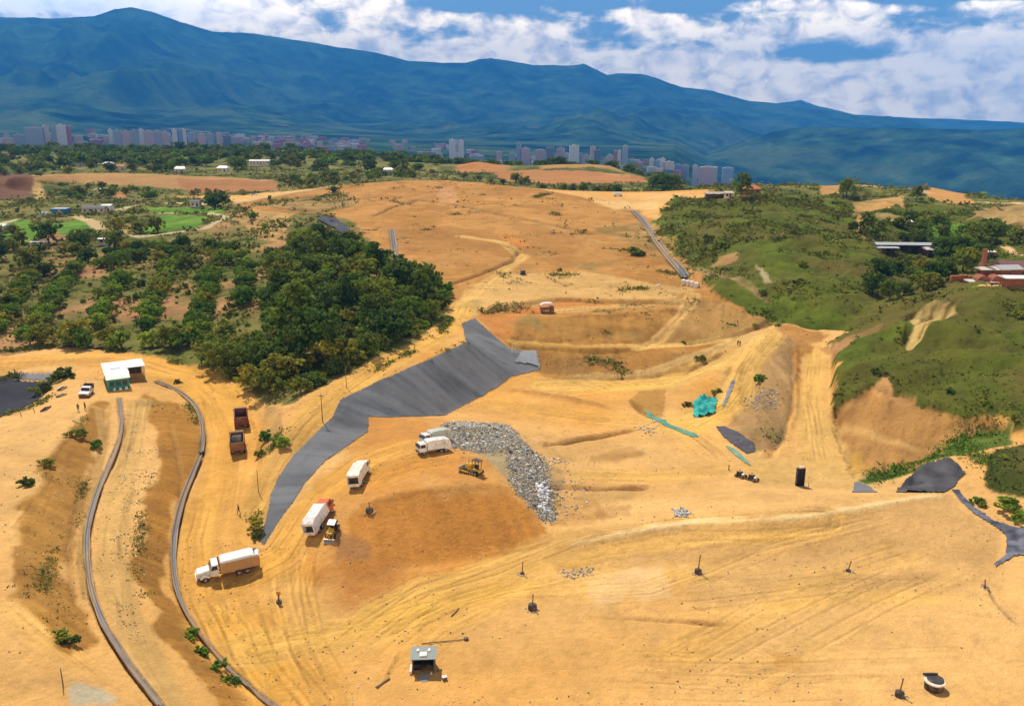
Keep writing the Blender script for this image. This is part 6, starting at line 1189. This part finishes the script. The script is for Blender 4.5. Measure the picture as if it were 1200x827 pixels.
house('shed', 'white slatted roof shed at the right edge in front of the purple brown roof', 1196, 336, 9, 3.5, 2.4, .5, -4, Brick, RoofW, 0, True)
house('shed', 'pale sandy roofed shed between the chimney and the vaults', 1161, 326, 7, 3.5, 2.6, .7, -2, Brick, Plas, 0, True)
t = thing('brick_stack', 'row of stacked raw red bricks left of the chimney', 'bricks', 1135, 328, None, rot=R(-5))
for k in range(4): MB().box(-5 + k * 2.4, -2.9 + k * 2.4, -.6, .6, -.4, 1.2 + .2 * (k % 2)).build('pallet_load', mat('raw_brick', (.40, .13, .06), .9, var=.25), t)
t = thing('pavilion', 'blue roofed pavilion with a pale pool beside the park lawn', 'pavilion', 72, 250, None, rot=R(3)); BlueP = mat('blue_paint', (.03, .14, .34), .5, var=.1)
MB().box(-4, 4, -3, 3, 2.6, 2.8).build('roof', mat('pale_blue', (.35, .45, .55), .5, var=.1), t); MB().box(-3.8, 3.8, -2.8, 2.8, -1, 2.6).build('wall', BlueP, t); MB().box(-13, -4.2, -2.5, 2.5, -.5, .6).build('pool_wall', mat('pool_white', (.5, .56, .66), .5, var=.1), t); MB().box(-12.6, -4.6, -2.1, 2.1, .58, .66).build('pool_cover', mat('pool_blue', (.22, .42, .66), .3, var=.1), t)
house('house', 'low dark roofed house between the pool and the lawn', 112, 249, 12, 6, 2.6, 1.4, 4, Plas, mat('dark_roof', (.13, .12, .12), .8, var=.2)); house('house', 'small white walled house right of the dark roofed one by the lawn', 127, 248, 5, 5, 3.4, .8, 0, White, Zinc)
house('house', 'small pale house at the left edge of the park', 2, 272, 5, 5, 3, .8, 0, Plas, RoofW); house('shed', 'white roofed shed among the dark trees left of the grove', 125, 286, 6, 3, 2.2, .4, 8, White, RoofW); house('shed', 'tiny white kiosk among the dark trees left of the grove', 98, 282, 2.5, 2, 2.4, .5, 12, White, RoofW); house('shed', 'pale flat roof low among the trees at the left', 46, 289, 5, 2, 2, .3, 8, Plas, RoofW)
house('house', 'pale house beside the trees at the path bend', 230, 242, 5, 4, 2.8, 1, 0, Plas, mat('dark_roof')); house('shed', 'long white roof above the cut bank among the far trees', 305, 195, 18, 6, 3, 1, 0, Plas, RoofW, 0, False, 2)
for px, py, lab, rm in ((128, 196, 'house with a pale roof in the far trees above the cut bank', RoofW), (142, 199, 'brown roofed house in the far trees above the cut bank', RoofO), (94, 195, 'small house half hidden in the left far trees', Zinc), (262, 201, 'small white roofed house at the right of the far trees', RoofW), (212, 202, 'grey roofed house in the dark far trees', Zinc), (455, 203, 'pale two storey house behind the dome in the trees', White)): house('house', lab, px, py, 8, 6, 3, 1.6, random.uniform(-8, 8), Plas, rm, .4, False, 0)
t = thing('car', 'small pale car on the earth road beside the cut bank', 'car', 298, 229, None, rot=R(15)); MB().prism([(-2, .4), (2, .4), (2, .85), (1.2, .95), (-2, .95)], -.85, .85).build('body', White, t, .05); MB().prism([(-1.6, .95), (1.0, .95), (.5, 1.45), (-1.2, 1.45)], -.75, .75).build('cabin', Glass, t, .04); [wheel(t, x, s * .8, .32, .2) for x in (-1.3, 1.3) for s in (-1, 1)]
t = thing('van', 'white van parked behind the dome beside the tree line', 'van', 724, 230, None, rot=R(10)); MB().prism([(-2.6, .4), (2.4, .4), (2.4, 1.1), (1.7, 2.1), (-2.6, 2.1)], -.95, .95).build('body', White, t, .05); MB().prism([(2.3, 1.15), (2.35, 1.15), (1.75, 2.0), (1.7, 2.0)], -.8, .8).build('windscreen', Glass, t); [wheel(t, x, s * .9, .36, .2) for x in (-1.7, 1.6) for s in (-1, 1)]
# ------------------------------------------------------------------ city in the valley
def facade(name, wall, win, sx=3.4, sz=3.1):
    m = bpy.data.materials.new(name); m.use_nodes = True; N = NT(m.node_tree); g = N.add('ShaderNodeTexCoord').outputs['Object']; s = N.add('ShaderNodeSeparateXYZ', ins={0: g})
    u = N.math('FRACT', N.math('DIVIDE', N.math('ADD', s.outputs[0], s.outputs[1]), sx)); v = N.math('FRACT', N.math('DIVIDE', s.outputs[2], sz))
    k = N.math('MULTIPLY', N.math('MULTIPLY', N.math('GREATER_THAN', u, .28), N.math('LESS_THAN', u, .8)), N.math('MULTIPLY', N.math('GREATER_THAN', v, .3), N.math('LESS_THAN', v, .78)))
    c = N.mixc(k, (*wall, 1), (*win, 1)); N.add('ShaderNodeOutputMaterial', ins={0: N.add('ShaderNodeBsdfPrincipled', ins={'Base Color': c, 'Roughness': .7}).outputs[0]}); return m
FAC = {'white': facade('facade_white', (.62, .59, .57), (.18, .2, .24)), 'pink': facade('facade_pink', (.52, .36, .32), (.14, .14, .16)), 'grey': facade('facade_grey', (.32, .33, .37), (.10, .12, .15)), 'red': facade('facade_brick', (.42, .12, .10), (.12, .08, .08)), 'blue': facade('facade_blue', (.20, .30, .46), (.08, .12, .2)), 'cream': facade('facade_cream', (.55, .45, .36), (.2, .17, .15)), 'dark': facade('facade_dark', (.12, .13, .17), (.05, .06, .08))}
def tower(px, wpx, ytop, kind, label, r=3400, group=None, dep=None, simple=False):
    a, e = elev_of(px, ytop); x, y = r * math.sin(a), r * math.cos(a); z0 = mz(x, y) - 4; h = CAM_H + r * math.tan(e) - z0; wd = wpx / FOC * r / 1.05; d = dep or max(14, wd * .7); h = max(h, 7)
    ob = MB().box(-wd / 2, wd / 2, -d / 2, d / 2, 0, h)
    if simple:
        o = ob.build('city_building', FAC[kind], None, label=label, category='building', group=group); o.location = (x, y, z0); o.rotation_euler = (0, 0, -a + random.uniform(-.4, .4)); return o
    t = bpy.data.objects.new('tower_block', None); COL.objects.link(t); t.location = (x, y, z0); t.rotation_euler = (0, 0, -a + random.uniform(-.25, .25)); t['label'] = label; t['category'] = 'building'
    if group: t['group'] = group
    ob.build('wall', FAC[kind], t); MB().box(-wd / 2 - .4, wd / 2 + .4, -d / 2 - .4, d / 2 + .4, h + .01, h + .9).build('roof', Zinc, t); MB().box(-wd * .2, wd * .15, -d * .2, d * .2, h + .9, h + 5).build('lift_house', FAC[kind], t)
    return t
for a in ((40, 17, 150, 'grey', 'broad grey tower block at the far left of the city'), (53, 5, 147, 'cream', 'slim cream tower right of the broad grey block'), (63, 6, 149, 'grey', 'slim grey tower left of the tall pale tower'), (71, 9, 147, 'white', 'tall pale tower, tallest of the left city group'), (79, 5, 148, 'red', 'reddish tower touching the tall pale tower'), (129, 4, 152, 'white', 'bright white slab end at the left of the long row of blocks'),
          (530, 7, 164, 'white', 'left of the twin pale towers in the middle of the city'), (540, 6, 165, 'white', 'right of the twin pale towers in the middle of the city'), (722, 4, 177, 'red', 'red half of the red and white tower'), (726, 4, 176.5, 'white', 'white half of the red and white tower'), (700, 7, 176, 'dark', 'dark tower left of the red and white tower'), (695, 6, 172, 'pink', 'tall pink tower beside the dark tower'), (673, 11, 171, 'white', 'pale broad block left of the pink tower'), (645, 9, 173, 'dark', 'dark slab among pale city blocks'), (733, 6, 171, 'grey', 'grey tower up the slope right of the red and white tower'),
          (764, 5, 186, 'white', 'slim white tower in the right city group'), (770, 5, 188, 'blue', 'blue block right of the slim white tower'), (777, 5, 186, 'white', 'white tower between the blue block and the cream block'), (784, 11, 190, 'cream', 'cream block at the right of the right city group'), (853, 12, 197, 'blue', 'bluish block at the right end of the city over the hill'), (830, 20, 196, 'pink', 'wide pinkish block low over the first hill')): tower(*a)
for k, (px, wp, yt, c) in enumerate(((137, 9, 153, 'grey'), (147, 9, 154, 'pink'), (157, 8, 153, 'grey'), (165, 6, 152, 'white'), (174, 10, 154, 'pink'), (184, 9, 154, 'grey'), (193, 8, 155, 'pink'), (204, 5, 152, 'white'), (210, 4, 152, 'blue'), (215, 4, 152, 'white'), (224, 8, 156, 'grey'), (236, 8, 157, 'pink'), (246, 7, 157, 'grey'), (256, 5, 156, 'pink'), (266, 8, 159, 'dark'))): tower(px, wp, yt, c, 'tower block standing in the long row at the left of the city', 3300, 'long row of tower blocks')
for px, wp, yt, c in ((608, 5, 168, 'grey'), (616, 11, 174, 'pink'), (633, 10, 176, 'pink'), (657, 9, 174, 'pink'), (664, 7, 180, 'white'), (687, 8, 182, 'cream'), (680, 6, 180, 'grey'), (715, 7, 182, 'cream'), (710, 6, 186, 'pink'), (742, 8, 188, 'grey'), (750, 6, 190, 'pink'), (795, 7, 193, 'blue'), (803, 8, 194, 'grey'), (815, 6, 194, 'white'), (626, 6, 184, 'white'), (640, 8, 186, 'grey'), (600, 7, 180, 'grey'), (585, 6, 178, 'pink'), (8, 12, 162, 'pink'), (22, 10, 158, 'grey'), (96, 10, 166, 'pink'), (112, 12, 164, 'red')): tower(px, wp, yt, c, 'mid rise block among the crowded blocks of the city', 3500, 'mid rise city blocks')
for k in range(235):
    q = random.random(); px = random.choice([random.uniform(255, 420), random.uniform(300, 560), random.uniform(540, 860), random.uniform(0, 300)]); r = random.uniform(3000, 4300) if px > 540 else random.uniform(3300, 5600)
    a, e = elev_of(px, 180); zz = mz(r * math.sin(a), r * math.cos(a)); h = random.uniform(8, 26); tt = math.atan((zz + h - CAM_H) / r)
    yt = 413.5 - 1000 * math.tan(tt + PITCH); tower(px, random.uniform(4, 11), yt, random.choice(['pink', 'white', 'grey', 'red', 'red', 'cream', 'pink']), 'small building of the low crowded town at the foot of the mountains', r, 'low town buildings', None, True)
